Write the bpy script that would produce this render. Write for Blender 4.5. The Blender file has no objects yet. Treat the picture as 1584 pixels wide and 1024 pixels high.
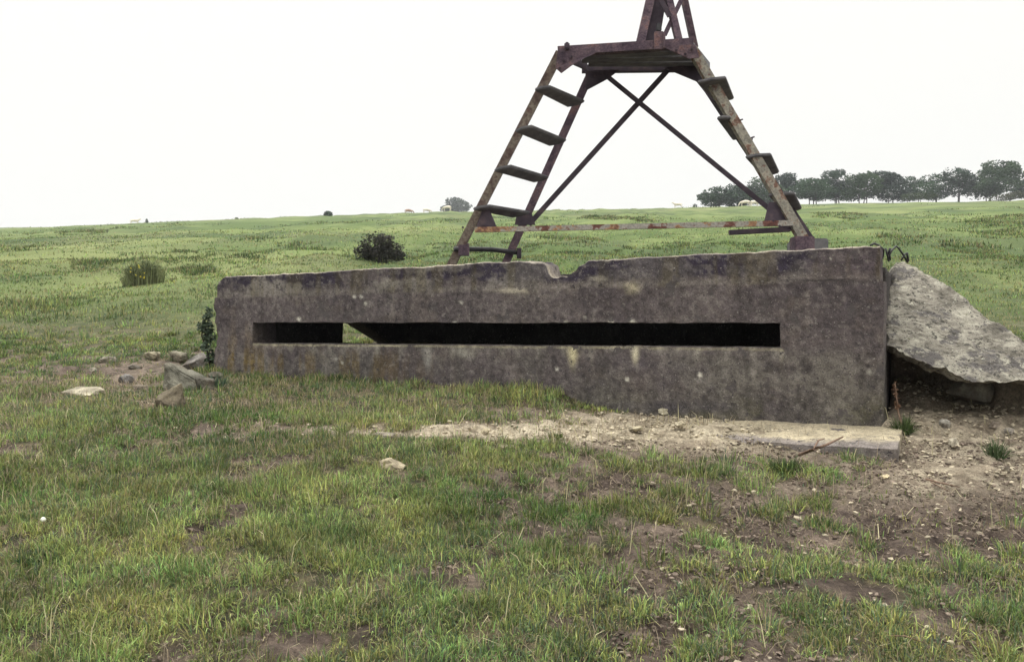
import bpy, bmesh, math, random
import numpy as np
from mathutils import Vector, Matrix
random.seed(7); rng = np.random.default_rng(11)
C = bpy.context.scene.collection
# ------------------------------------------------------------------ camera
F = 1232.0; EYE = 1.55
cd = bpy.data.cameras.new('camera'); cam = bpy.data.objects.new('camera', cd); C.objects.link(cam)
cd.sensor_width = 36.0; cd.lens = 28.0; cd.clip_start = 0.05; cd.clip_end = 4000
cam.location = (0, 0, EYE); cam.rotation_euler = (math.radians(90), 0, 0)
bpy.context.scene.camera = cam
# ------------------------------------------------------------------ world: overcast sky
SUN_EL, SUN_ROT = math.radians(58), math.radians(-35)
w = bpy.data.worlds.new('World'); bpy.context.scene.world = w; w.use_nodes = True
nt = w.node_tree; nt.nodes.clear()
out = nt.nodes.new('ShaderNodeOutputWorld'); bg = nt.nodes.new('ShaderNodeBackground')
sky = nt.nodes.new('ShaderNodeTexSky'); sky.sky_type = 'NISHITA'; sky.sun_disc = False
sky.sun_elevation = SUN_EL; sky.sun_rotation = SUN_ROT; sky.dust_density = 4
tc = nt.nodes.new('ShaderNodeTexCoord'); sx = nt.nodes.new('ShaderNodeSeparateXYZ')
mr = nt.nodes.new('ShaderNodeValToRGB')
nt.links.new(tc.outputs['Generated'], sx.inputs[0]); nt.links.new(sx.outputs['Z'], mr.inputs[0])
# cloud deck: luminance rises from horizon to zenith (values are /3)
def g3(l, b=1.0): return (l/3.5, l*.990/3.5, l*.945*b/3.5, 1)
e = mr.color_ramp.elements
e[0].position = 0.0; e[0].color = g3(.80); e[1].position = 1.0; e[1].color = g3(3.1)
a = e.new(.12); a.color = g3(.80); a = e.new(.40); a.color = g3(.84, 1.0); a = e.new(.62); a.color = g3(1.9)
sc_ = nt.nodes.new('ShaderNodeVectorMath'); sc_.operation = 'SCALE'; sc_.inputs['Scale'].default_value = 35.0
nt.links.new(mr.outputs[0], sc_.inputs[0])
mx = nt.nodes.new('ShaderNodeMix'); mx.data_type = 'RGBA'; mx.inputs['Factor'].default_value = .97
nt.links.new(sky.outputs[0], mx.inputs['A']); nt.links.new(sc_.outputs[0], mx.inputs['B'])
bg.inputs['Strength'].default_value = .10
nt.links.new(mx.outputs['Result'], bg.inputs['Color']); nt.links.new(bg.outputs[0], out.inputs[0])
sl = bpy.data.lights.new('sun', 'SUN'); so = bpy.data.objects.new('sun', sl); C.objects.link(so)
sl.energy = 1.6; sl.angle = math.radians(16); sl.color = (1, .97, .91)
# light comes from high up, a little behind the camera's left
d = Vector((math.sin(SUN_ROT)*math.cos(SUN_EL), math.cos(SUN_ROT)*math.cos(SUN_EL), math.sin(SUN_EL)))
so.rotation_euler = d.to_track_quat('Z', 'Y').to_euler(); so.location = (0, 0, 60)
vs = bpy.context.scene.view_settings
vs.view_transform = 'Standard'; vs.look = 'None'; vs.exposure = 0.30; vs.gamma = 1.0
# ------------------------------------------------------------------ noise
_P = rng.permutation(4096)
def _h(ix, iy, iz):
    return _P[(ix + _P[(iy + _P[iz & 4095]) & 4095]) & 4095] / 2047.5 - 1.0
def vn(x, y, z=0.0):
    x = np.asarray(x, float); y = np.asarray(y, float); z = np.broadcast_to(np.asarray(z, float), x.shape)
    ix = np.floor(x).astype(int); iy = np.floor(y).astype(int); iz = np.floor(z).astype(int)
    fx, fy, fz = x-ix, y-iy, z-iz
    fx = fx*fx*(3-2*fx); fy = fy*fy*(3-2*fy); fz = fz*fz*(3-2*fz)
    def L(a, b, t): return a+(b-a)*t
    c0 = L(L(_h(ix,iy,iz), _h(ix+1,iy,iz), fx), L(_h(ix,iy+1,iz), _h(ix+1,iy+1,iz), fx), fy)
    c1 = L(L(_h(ix,iy,iz+1), _h(ix+1,iy,iz+1), fx), L(_h(ix,iy+1,iz+1), _h(ix+1,iy+1,iz+1), fx), fy)
    return L(c0, c1, fz)
def fbm(x, y, z=0.0, o=4, s=1.0, seed=0):
    x = np.asarray(x, float)*s+seed*17.3; y = np.asarray(y, float)*s+seed*5.1; z = np.asarray(z, float)*s+seed*3.7
    r = 0; a = 1; t = 0
    for i in range(o):
        r = r+a*vn(x, y, z); t += a; a *= .5; x = x*2.03+.7; y = y*2.03+1.3; z = z*2.03+.3
    return r/t*1.6
def sst(a, b, x):
    t = np.clip((x-a)/(b-a), 0, 1); return t*t*(3-2*t)
def P(px, py, Y): return Vector(((px-792)/F*Y, Y, EYE-(py-512)/F*Y))
def proj(x, y, z):
    y = np.maximum(y, .3); return 792+F*x/y, 512-F*(z-EYE)/y
# ------------------------------------------------------------------ bunker frame
PR = np.array([2.80, 6.0]); PL = np.array([-3.525, 9.4])
LEN = np.linalg.norm(PR-PL); U = (PR-PL)/LEN; N = np.array([-U[1], U[0]])   # N points away from camera
def SZ(px, py, t=0):                       # pixel to (s, z) on the plane t behind the front face
    k = (px-792)/F
    o = PL+N*t                             # (o + U s).x = k (o+U s).y
    s = (k*o[1]-o[0])/(U[0]-k*U[1]); Y = o[1]+U[1]*s
    return s, EYE-(py-512)/F*Y
def W(s, t, z):
    return np.stack([PL[0]+U[0]*s+N[0]*t, PL[1]+U[1]*s+N[1]*t, z+0*s], -1)
def ST(x, y):
    dx = x-PL[0]; dy = y-PL[1]; return dx*U[0]+dy*U[1], dx*N[0]+dy*N[1]
# ------------------------------------------------------------------ plane of the fallen slab
T1 = P(1392, 404, 7.35); B1 = P(1374, 532, 6.2); B2 = P(1584, 592, 5.75)
pn = (B1-T1).cross(B2-T1).normalized()
if pn.y > 0: pn = -pn
def onp(px_, py_):
    dv = P(px_, py_, 1)-Vector((0, 0, EYE)); k = (T1-Vector((0, 0, EYE))).dot(pn)/dv.dot(pn); return Vector((0, 0, EYE))+dv*k
topl = [(1384, 412), (1390, 406), (1402, 406), (1425, 420), (1470, 448), (1520, 485), (1584, 522), (1650, 562), (1720, 606)]
botl = [(1373, 470), (1374, 534), (1402, 549), (1432, 560), (1465, 573), (1500, 583), (1545, 589), (1610, 592), (1700, 612)]
tl = np.array([onp(*p)[:] for p in topl]); bl = np.array([onp(*p)[:] for p in botl]); 
_rx = tl[:, 0]; _rz = tl[:, 2]; _ry = tl[:, 1]
def zplane(x, y): return T1.z-(pn.x*(x-T1.x)+pn.y*(y-T1.y))/pn.z
# ------------------------------------------------------------------ ground height
_cx = np.array([-400, -128.6, -63.6, -15, 33.8, 82.5, 128.6, 400])
_cz = np.array([20.0, 27.0, 29.8, 31.4, 32.2, 33.4, 34.2, 36.0])
def el(px, py, cx, cy, rx, ry):
    d2 = ((px-cx)/rx)**2+((py-cy)/ry)**2; return np.exp(-d2**1.5)
def gz0(x, y):
    x = np.asarray(x, float); y = np.asarray(y, float)
    z = np.interp(y, [-400, -60, 0, 6, 8, 9.6, 12], [-8, -6, 0, .84, .955, 1.03, 1.35])
    yy = np.maximum(y, 12)
    zc = np.interp(x*np.minimum(200/np.maximum(yy, 30), 4)**.8, _cx, _cz)
    far = 1.35+(zc-1.35)*(yy-12)/188.0
    over = np.maximum(yy-200, 0)
    far = np.where(yy > 200, zc+over*.135-.8*sst(0, 30, over)-np.maximum(yy-560, 0)*.30, far)
    return np.where(y > 12, far, z)
def gz(x, y, fine=True):
    x = np.asarray(x, float); y = np.asarray(y, float)
    z = gz0(x, y)
    s, t = ST(x, y)
    front = np.exp(-(np.minimum(t, 0)/.75)**2)*sst(2.5, .6, t)
    sb = SZ(890, 620)[0]
    bank = sst(sb+.25, sb-.25, s)*sst(-1.0, .3, s)
    z = z+front*(.055*bank*(1+.5*fbm(x, y, 0, 2, 2.2, 3))-.045*(1-bank)*sst(-.5, .5, s)*sst(LEN+1.5, LEN+.3, s))
    # hollow in front of the footing and under the fallen slab
    z = z-.032*np.exp(-((s-(LEN-.6))/.9)**2-((t+.98)/.22)**2)
    bx = sst(2.9, 3.15, x-.1*(y-7)*1.6)
    z = z-bx*.10*sst(6.05, 6.7, y)*sst(8, 7.7, y)
    z = z+np.maximum(0, 1.12+.1*(y-5.9)-z)*sst(5.3, 5.9, x)*sst(5.9, 6.4, y)*sst(9, 8, y)*0
    ry = np.interp(x, _rx, _ry); tgt = np.minimum(zplane(x, np.minimum(y, ry))-.24, np.interp(x, _rx, _rz)-.16)
    mk_ = sst(3.0, 3.1, x-.5376*(y-6.5))
    z = z+mk_*np.clip((y-5.75)/1.0, 0, 1.1)*.27*(1+.35*fbm(x, y, 0, 3, 2.2, 111))*sst(ry+1.7, ry+.2, y)*sst(8, 6.6, x)
    z = z+mk_*np.maximum(0, tgt-z)*sst(ry-.38+.1*fbm(x, y, 0, 2, 3, 113), ry-.12, y)*sst(ry+1.7, ry+.2, y)*sst(7.6, 6.6, x)
    z = z+.03*np.exp(-((x-3.9)/.9)**2-((y-5.7)/.45)**2)
    k = sst(9, 30, y)
    z = z+k*(.30*fbm(x, y, 0, 3, .22, 5)+.14*fbm(x, y, 0, 3, .7, 6)*np.clip(y/40, .4, 1.6))
    near = (1-sst(12, 25, y))
    z = z+near*.035*fbm(x, y, 0, 3, 1.1, 8)
    if fine: z = z+near*.014*fbm(x, y, 0, 4, 5.5, 9)
    return z
def G(px, py):                             # first ground point on the pixel's ray
    Y = np.concatenate([np.arange(2.2, 30, .02), np.arange(30, 600, .5)])
    X = (px-792)/F*Y; Z = EYE-(py-512)/F*Y
    i = np.argmax(gz(X, Y) >= Z)
    return Vector((X[i], Y[i], float(gz(X[i:i+1], Y[i:i+1])[0])))
# grass cover, 0 bare .. 1 full
def cover(x, y, z=None):
    x = np.asarray(x, float); y = np.asarray(y, float)
    if z is None: z = gz0(x, y)
    px, py = proj(x, y, z)
    s, t = ST(x, y)
    d = np.ones_like(x)*1.08
    right = sst(560, 1250, px+.35*(py-700))
    d = d-.33*right*sst(12, 8, y)
    d = d-.06*sst(600, 700, py)
    d = d-.95*el(px, py, 1130, 664, 300, 40)
    d = d-.75*el(px, py, 720, 666, 310, 13)*(.8+.6*fbm(x, y, 0, 2, 3, 21))
    d = d-1.2*sst(1330, 1440, px)*sst(780, 730, py)*sst(8.6, 8.0, y)
    d = d-.45*el(px, py, 1500, 800, 200, 70)
    d = d-.62*el(px, py, 235, 590, 80, 32)
    d = d-.35*el(px, py, 120, 580, 200, 30)
    d = d+.55*el(px, py, 620, 612, 290, 30)
    d = d+.25*el(px, py, 150, 900, 450, 200)
    d = d-.35*el(px, py, 420, 1000, 90, 40)-.4*el(px, py, 720, 890, 60, 30)-.5*el(px, py, 1020, 880, 60, 50)
    d = d-.4*el(px, py, 760, 820, 60, 25)
    inside = (s > .05)*(s < LEN-.05)*(t > .02)*(t < 3.8)
    d = np.where(inside, -1, d)
    n = .38*fbm(x, y, 0, 3, 1.5, 31)+.55*fbm(x, y, 0, 3, 4.5, 32)+.45*fbm(x, y, 0, 2, 11., 33)
    return d, np.clip((d-.56+n*.95)*1.8, 0, 1)
# ------------------------------------------------------------------ mesh helpers
def tag(o, label=None, cat=None, group=None, kind=None):
    if label: o['label'] = label
    if cat: o['category'] = cat
    if group: o['group'] = group
    if kind: o['kind'] = kind
    return o
def empty(name, loc, label, cat, group=None):
    o = bpy.data.objects.new(name, None); C.objects.link(o); o.location = loc; o.empty_display_size = .2
    bpy.context.view_layer.update()
    return tag(o, label, cat, group)
def link(o, parent=None):
    C.objects.link(o)
    if parent is not None:
        o.parent = parent
        o.matrix_parent_inverse = Matrix.Translation(-Vector(parent.location)) if parent.parent is None else Matrix.Identity(4)
    return o
def mk(name, V, faces, m, parent=None, col=None, smooth=True):
    """V (n,3) array; faces: list of index arrays (k,3) or (k,4)"""
    V = np.asarray(V, np.float32)
    me = bpy.data.meshes.new(name)
    me.vertices.add(len(V)); me.vertices.foreach_set('co', V.ravel())
    fs = [np.asarray(f, np.int32) for f in faces if len(f)]
    nl = sum(f.size for f in fs); npoly = sum(len(f) for f in fs)
    me.loops.add(nl); me.loops.foreach_set('vertex_index', np.concatenate([f.ravel() for f in fs]))
    me.polygons.add(npoly)
    tot = np.concatenate([np.full(len(f), f.shape[1], np.int32) for f in fs])
    st = np.concatenate([[0], np.cumsum(tot)[:-1]]).astype(np.int32)
    me.polygons.foreach_set('loop_start', st); me.polygons.foreach_set('loop_total', tot)
    me.polygons.foreach_set('use_smooth', np.full(npoly, smooth, bool))
    me.update(calc_edges=True)
    if col is not None:
        a = me.attributes.new('Col', 'FLOAT_COLOR', 'POINT')
        c = np.ones((len(V), 4), np.float32); c[:, :3] = col; a.data.foreach_set('color', c.ravel())
    me.materials.append(m)
    o = bpy.data.objects.new(name, me); link(o, parent); return o
def box_map(f, nu, nv, nw):
    """surface of a lattice box mapped by f(u,v,w) -> (V, quads, uvw)"""
    idx = -np.ones((nu+1, nv+1, nw+1), int)
    I, J, K = np.meshgrid(range(nu+1), range(nv+1), range(nw+1), indexing='ij')
    on = (I == 0)|(I == nu)|(J == 0)|(J == nv)|(K == 0)|(K == nw)
    idx[on] = np.arange(on.sum())
    uvw = np.stack([I[on]/nu, J[on]/nv, K[on]/nw], -1)
    V = f(uvw[:, 0], uvw[:, 1], uvw[:, 2])
    Q = []
    def q(a, flip):
        A = np.stack([a[:-1, :-1], a[1:, :-1], a[1:, 1:], a[:-1, 1:]], -1).reshape(-1, 4)
        Q.append(A[:, ::-1] if flip else A)
    q(idx[:, :, 0], True); q(idx[:, :, nw], False)
    q(idx[:, 0, :], False); q(idx[:, nv, :], True)
    q(idx[0, :, :], True); q(idx[nu, :, :], False)
    return V, np.concatenate(Q), uvw
def crisp(o, deg=38):
    o.data.set_sharp_from_angle(angle=math.radians(deg)); return o
def rough(V, amp, sc, seed=0, o=4):
    V = np.asarray(V, float)
    D = np.stack([fbm(V[:, 0], V[:, 1], V[:, 2], o, sc, seed+i*3+40) for i in range(3)], -1)
    return V+amp*D
class MB:
    """collects convex bits as one mesh"""
    def __init__(s): s.v = []; s.f = []
    def add(s, V, Fc):
        b = len(s.v); s.v += [Vector(p) for p in V]; s.f += [[b+i for i in f] for f in Fc]
    def hexa(s, p):   # p: 8 points, bottom 4 then top 4 (ccw)
        s.add(p, [(3,2,1,0), (4,5,6,7), (0,1,5,4), (1,2,6,5), (2,3,7,6), (3,0,4,7)])
    def bar(s, p0, p1, w_, d_, face=(0, -1, 0), offw=0, offd=0):
        p0 = Vector(p0); p1 = Vector(p1); a = (p1-p0).normalized(); c = Vector(face)
        c = (c-a*c.dot(a)).normalized(); b = a.cross(c)
        q = []
        for p in (p0, p1):
            for (i, j) in ((-1, -1), (1, -1), (1, 1), (-1, 1)):
                q.append(p+b*(i*w_/2+offw)+c*(j*d_/2+offd))
        s.hexa(q)
    def angle(s, p0, p1, w_, d_, th, face=(0, -1, 0), side=1):
        """L section: plate w_ wide towards face, flange d_ deep at one side, butted behind the plate"""
        s.bar(p0, p1, w_, th, face, 0, 0)
        s.bar(p0, p1, th, d_, face, side*(w_/2-th/2), -(d_/2+th/2+.0005))
    def plate(s, pts, n, th):
        n = Vector(n).normalized(); k = len(pts); pts = [Vector(p) for p in pts]
        b = len(s.v); s.v += [p+n*th/2 for p in pts]+[p-n*th/2 for p in pts]
        s.f += [[b+i for i in range(k)], [b+k+i for i in reversed(range(k))]]
        s.f += [[b+(i+1) % k, b+i, b+k+i, b+k+(i+1) % k] for i in range(k)]
    def tube(s, pts, r, n=7):
        pts = [Vector(p) for p in pts]; b = len(s.v); rs = r if hasattr(r, '__len__') else [r]*len(pts)
        for i, p in enumerate(pts):
            a = (pts[min(i+1, len(pts)-1)]-pts[max(i-1, 0)]).normalized()
            u = a.orthogonal().normalized() if i == 0 else (u-a*u.dot(a)).normalized()
            v = a.cross(u)
            for k in range(n):
                an = 2*math.pi*k/n; s.v.append(p+(u*math.cos(an)+v*math.sin(an))*rs[i])
        for i in range(len(pts)-1):
            for k in range(n):
                s.f.append([b+i*n+k, b+i*n+(k+1) % n, b+(i+1)*n+(k+1) % n, b+(i+1)*n+k])
        s.f.append([b+k for k in reversed(range(n))]); s.f.append([b+(len(pts)-1)*n+k for k in range(n)])
    def build(s, name, m, parent=None, bevel=0, smooth=False, sub=0):
        me = bpy.data.meshes.new(name); me.from_pydata([tuple(p) for p in s.v], [], s.f); me.update()
        bm = bmesh.new(); bm.from_mesh(me); bmesh.ops.recalc_face_normals(bm, faces=bm.faces)
        if bevel:
            bmesh.ops.bevel(bm, geom=[e for e in bm.edges if e.is_manifold and e.calc_face_angle(0) > .5], offset=bevel, segments=2, affect='EDGES', clamp_overlap=True)
        if sub:
            bmesh.ops.subdivide_edges(bm, edges=[e for e in bm.edges if e.calc_length() > sub], cuts=3, use_grid_fill=True)
        bm.to_mesh(me); bm.free()
        for p in me.polygons: p.use_smooth = smooth
        me.materials.append(m)
        o = bpy.data.objects.new(name, me); link(o, parent); return o
# ------------------------------------------------------------------ materials
def mat(name):
    m = bpy.data.materials.new(name); m.use_nodes = True; n = m.node_tree
    b = n.nodes['Principled BSDF']; return m, n, b
def noise_node(n, sc, det=5, rough_=.6, coord='Object', stretch=None):
    t = n.nodes.new('ShaderNodeTexCoord'); x = n.nodes.new('ShaderNodeTexNoise')
    x.inputs['Scale'].default_value = sc; x.inputs['Detail'].default_value = det; x.inputs['Roughness'].default_value = rough_
    if stretch:
        mp = n.nodes.new('ShaderNodeMapping'); mp.inputs['Scale'].default_value = stretch
        n.links.new(t.outputs[coord], mp.inputs[0]); n.links.new(mp.outputs[0], x.inputs[0])
    else: n.links.new(t.outputs[coord], x.inputs[0])
    return x
def ramp(n, src, pts):
    r = n.nodes.new('ShaderNodeValToRGB'); n.links.new(src, r.inputs[0]); e = r.color_ramp.elements
    while len(e) > 1: e.remove(e[-1])
    e[0].position = pts[0][0]; e[0].color = (*pts[0][1], 1)
    for p, c in pts[1:]:
        k = e.new(p); k.color = (*c, 1)
    return r
def mulmix(n, a, b, fac=1.0, mode='MULTIPLY'):
    m = n.nodes.new('ShaderNodeMix'); m.data_type = 'RGBA'; m.blend_type = mode; m.inputs['Factor'].default_value = fac
    n.links.new(a, m.inputs['A']); n.links.new(b, m.inputs['B']); return m.outputs['Result']
def bump(n, b, src, st, dist=.02):
    k = n.nodes.new('ShaderNodeBump'); k.inputs['Strength'].default_value = st; k.inputs['Distance'].default_value = dist
    n.links.new(src, k.inputs['Height']); n.links.new(k.outputs[0], b.inputs['Normal'])
def colmat(name, scs=((90, .5),), bmp=(40, .5, .01), rg=.95, amp=(.55, 1.5), speck=None):
    """vertex colour 'Col' times fine noise"""
    m, n, b = mat(name); at = n.nodes.new('ShaderNodeAttribute'); at.attribute_name = 'Col'
    c = at.outputs['Color']
    for sc, fa in scs:
        x = noise_node(n, sc); r = ramp(n, x.outputs['Fac'], [(.25, (amp[0],)*3), (.75, (amp[1],)*3)])
        c = mulmix(n, c, r.outputs[0], fa)
    if speck:
        t = n.nodes.new('ShaderNodeTexCoord'); v = n.nodes.new('ShaderNodeTexVoronoi'); v.inputs['Scale'].default_value = speck[0]
        n.links.new(t.outputs['Object'], v.inputs[0])
        r = ramp(n, v.outputs['Distance'], [(.0, (1, 1, 1)), (speck[1], (1, 1, 1)), (speck[1]+.06, (0, 0, 0))])
        x2 = noise_node(n, 7); r2 = ramp(n, x2.outputs['Fac'], [(.47, (0, 0, 0)), (.56, (1, 1, 1))])
        f = mulmix(n, r.outputs[0], r2.outputs[0])
        mm = n.nodes.new('ShaderNodeMix'); mm.data_type = 'RGBA'; n.links.new(f, mm.inputs['Factor'])
        n.links.new(c, mm.inputs['A']); mm.inputs['B'].default_value = (*speck[2], 1); c = mm.outputs['Result']
    n.links.new(c, b.inputs['Base Color']); b.inputs['Roughness'].default_value = rg
    b.inputs['Specular IOR Level'].default_value = .15
    x = noise_node(n, bmp[0], 6, .7); bump(n, b, x.outputs['Fac'], bmp[1], bmp[2])
    return m
def rampmat(name, pts, sc=6, det=8, rg=.9, bmp=(40, .4, .006), stretch=None, spec=.2, pts2=None, sc2=40):
    m, n, b = mat(name); x = noise_node(n, sc, det, .65, stretch=stretch); r = ramp(n, x.outputs['Fac'], pts)
    c = r.outputs[0]
    if pts2:
        x2 = noise_node(n, sc2, 4, .6); r2 = ramp(n, x2.outputs['Fac'], pts2); c = mulmix(n, c, r2.outputs[0])
    n.links.new(c, b.inputs['Base Color']); b.inputs['Roughness'].default_value = rg
    b.inputs['Specular IOR Level'].default_value = spec
    x = noise_node(n, bmp[0], 6, .7); bump(n, b, x.outputs['Fac'], bmp[1], bmp[2]); return m
def leafmat(name, tr=.35, rg=.6):
    m, n, b = mat(name); at = n.nodes.new('ShaderNodeAttribute'); at.attribute_name = 'Col'
    b.inputs['Roughness'].default_value = rg; b.inputs['Specular IOR Level'].default_value = .25
    n.links.new(at.outputs['Color'], b.inputs['Base Color'])
    t = n.nodes.new('ShaderNodeBsdfTranslucent'); n.links.new(at.outputs['Color'], t.inputs['Color'])
    mxs = n.nodes.new('ShaderNodeMixShader'); mxs.inputs[0].default_value = tr
    n.links.new(b.outputs[0], mxs.inputs[1]); n.links.new(t.outputs[0], mxs.inputs[2])
    n.links.new(mxs.outputs[0], n.nodes['Material Output'].inputs['Surface']); return m
M_ground = colmat('soil_and_turf', ((16, .55), (48, .7), (130, .6)), (45, .9, .03), amp=(.40, 1.65))
M_grass = leafmat('grass_blades', .35, .6)
M_leaf = leafmat('leaves', .2, .6)
M_conc = colmat('weathered_concrete', ((10, .4), (32, .55), (110, .8)), (50, .8, .012), amp=(.42, 1.62))
def add_specks(m, specks):
    n = m.node_tree; b = n.nodes['Principled BSDF']; lk = b.inputs['Base Color'].links[0]; c = lk.from_socket
    for sc, lo, hi, colr in specks:
        x = noise_node(n, sc, 6, .65); f = ramp(n, x.outputs['Fac'], [(lo, (0, 0, 0)), (hi, (1, 1, 1))]).outputs[0]
        k = n.nodes.new('ShaderNodeMix'); k.data_type = 'RGBA'; n.links.new(f, k.inputs['Factor']); n.links.new(c, k.inputs['A']); k.inputs['B'].default_value = (*colr, 1); c = k.outputs['Result']
    n.links.new(c, b.inputs['Base Color'])
add_specks(M_conc, [(19, .61, .66, (.055, .048, .052)), (6, .60, .64, (.085, .075, .074)), (27, .625, .66, (.17, .155, .14)), (52, .625, .66, (.25, .23, .21)), (70, .62, .66, (.03, .026, .03))])
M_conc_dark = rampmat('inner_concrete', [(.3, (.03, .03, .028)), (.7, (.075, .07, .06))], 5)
def slab_material():
    m, n, b = mat('lichen_covered_slab')
    def mask(sc, lo, hi, det=10, rg=.7):
        x = noise_node(n, sc, det, rg); return ramp(n, x.outputs['Fac'], [(lo, (0, 0, 0)), (hi, (1, 1, 1))]).outputs[0]
    def over(a, colr, f):
        k = n.nodes.new('ShaderNodeMix'); k.data_type = 'RGBA'; n.links.new(f, k.inputs['Factor']); n.links.new(a, k.inputs['A']); k.inputs['B'].default_value = (*colr, 1); return k.outputs['Result']
    x = noise_node(n, 5, 12, .7); c = ramp(n, x.outputs['Fac'], [(.38, (.12, .11, .09)), (.5, (.235, .215, .18)), (.62, (.36, .34, .28))]).outputs[0]
    c = over(c, (.12, .11, .105), mask(3.1, .53, .57)); c = over(c, (.40, .38, .31), mask(11, .57, .61)); c = over(c, (.075, .07, .06), mask(15, .57, .60))
    c = over(c, (.55, .54, .46), mask(34, .63, .66)); c = over(c, (.04, .036, .035), mask(44, .58, .61)); c = over(c, (.12, .12, .05), mask(4.3, .63, .68))
    n.links.new(c, b.inputs['Base Color']); b.inputs['Roughness'].default_value = .95; b.inputs['Specular IOR Level'].default_value = .15
    x = noise_node(n, 26, 9, .75); bump(n, b, x.outputs['Fac'], 1.0, .03); return m
M_slab = slab_material()
M_rock = colmat('pale_limestone', ((12, .6), (60, .6)), (30, .9, .02), amp=(.45, 1.5))
M_rust = rampmat('rusted_steel', [(.30, (.042, .030, .042)), (.45, (.085, .060, .075)), (.55, (.125, .090, .100)), (.66, (.17, .095, .085)), (.76, (.26, .23, .21))],
                 7, 8, .8, (70, .5, .004), pts2=[(.3, (.55, .55, .6)), (.7, (1.35, 1.3, 1.3))], sc2=55)
M_rustdark = rampmat('dark_rusted_steel', [(.3, (.034, .028, .036)), (.55, (.062, .048, .060)), (.75, (.11, .078, .078))], 8, 8, .85, (70, .5, .004))
M_paint = rampmat('flaking_pale_paint_on_rust', [(.30, (.10, .05, .04)), (.42, (.18, .11, .085)), (.47, (.27, .245, .205)), (.59, (.21, .20, .175)), (.66, (.13, .065, .055)), (.78, (.36, .335, .28))],
                  9, 8, .8, (60, .6, .005), pts2=[(.3, (.5, .5, .5)), (.65, (1.15, 1.15, 1.1))], sc2=45)
M_paint2 = rampmat('grey_paint_worn_to_rust', [(.30, (.05, .03, .03)), (.43, (.12, .085, .075)), (.54, (.20, .175, .145)), (.64, (.10, .055, .05)), (.78, (.24, .21, .17))],
                  9, 8, .8, (60, .6, .005), pts2=[(.3, (.55, .5, .5)), (.65, (1.15, 1.15, 1.1))], sc2=45)
M_bar = rampmat('bar_white_paint_and_rust', [(.36, (.10, .045, .04)), (.43, (.17, .075, .06)), (.47, (.33, .31, .275)), (.55, (.29, .27, .245)), (.58, (.34, .20, .11)), (.64, (.15, .07, .055)), (.75, (.36, .33, .29))], 5, 6, .8, (60, .6, .005), pts2=[(.3, (.6, .6, .6)), (.65, (1.15, 1.15, 1.1))], sc2=45)
M_wood = rampmat('weathered_dark_timber', [(.3, (.080, .078, .086)), (.6, (.150, .145, .148)), (.8, (.23, .22, .21))], 8, 8, .9, (50, .6, .004), stretch=(1, 1, 1))
M_wood_l = rampmat('grey_timber', [(.3, (.11, .11, .12)), (.6, (.2, .2, .21)), (.8, (.3, .3, .29))], 8)
M_bark = rampmat('bark', [(.3, (.02, .018, .018)), (.7, (.06, .052, .048))], 12)
M_twig = rampmat('dead_branch', [(.3, (.09, .05, .035)), (.7, (.26, .18, .13))], 30)
M_pipe = rampmat('black_painted_steel', [(.3, (.012, .012, .014)), (.7, (.035, .033, .036))], 12, rg=.55, spec=.4)
M_cow_w = rampmat('cream_hide', [(.3, (.6, .52, .42)), (.7, (.82, .77, .68))], 2)
M_cow_b = rampmat('red_brown_hide', [(.3, (.24, .15, .11)), (.7, (.36, .25, .18))], 2)

# ------------------------------------------------------------------ ground
def axis(lo, hi, dense_lo, dense_hi, d0, gl, gh):
    a = list(np.arange(dense_lo, dense_hi, d0)); st = d0
    while a[-1] < hi: st *= gh; a.append(a[-1]+st)
    b = []; st = d0; c = dense_lo
    while c > lo: st *= gl; c -= st; b.append(c)
    return np.array(b[::-1]+a)
gx = axis(-900, 900, -5.2, 5.2, .032, 1.055, 1.055); gy = axis(-80, 1000, 2.3, 9.8, .032, 1.25, 1.024)
X, Y = np.meshgrid(gx, gy, indexing='ij'); X = X.ravel(); Y = Y.ravel(); Z = gz(X, Y)
D, cov = cover(X, Y)
px, py = proj(X, Y, Z)
nearm = 1-sst(10, 16, Y)
bare = (1-cov)*nearm
# poached soil relief where there is no turf
Z = Z+nearm*bare*(.034*fbm(X, Y, 0, 4, 7, 50)-.012)+nearm*cov*.006
g1 = np.array([.060, .078, .026]); g2 = np.array([.105, .115, .045])
n1 = sst(-.6, .7, fbm(X, Y, 0, 4, .12, 60)+.5*fbm(X, Y, 0, 3, .9, 61))[:, None]
n2 = sst(-.5, .6, fbm(X, Y, 0, 4, .035, 62)+.4*fbm(X, Y, 0, 4, .4, 63))[:, None]
turf_far = (np.array([.070, .104, .032])*(1-n1)+np.array([.138, .172, .060])*n1)*(1-.0*n2)
dk = sst(.05, .45, fbm(X, Y*.45, 0, 4, .20, 64)+.35*fbm(X, Y*.45, 0, 3, 1.0, 65))[:, None]
turf_far = turf_far*(1-.6*dk)+np.array([.040, .060, .026])*.6*dk
dry = sst(.15, .6, fbm(X, Y*.6, 0, 3, .09, 66))[:, None]
turf_far = turf_far*(1-.3*dry)+np.array([.20, .20, .09])*.3*dry
_th = sst(-.2, .6, fbm(X, Y, 0, 4, 12, 69))[:, None]; turf_near = (np.array([.036, .036, .020])*(1-_th)+np.array([.12, .10, .058])*_th)*(1+.3*fbm(X, Y, 0, 3, 3, 68))[:, None]
fa = sst(9, 20, Y)[:, None]
turf = turf_near*(1-fa)+turf_far*fa
m1 = sst(-.5, .5, fbm(X, Y, 0, 4, 4.0, 70))[:, None]
m1b = sst(-.5, .5, fbm(X, Y, 0, 3, 14.0, 75))[:, None]; m1 = .35*m1+.65*m1b
soil = np.array([.055, .040, .034])*(1-m1)+np.array([.185, .142, .112])*m1
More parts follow.
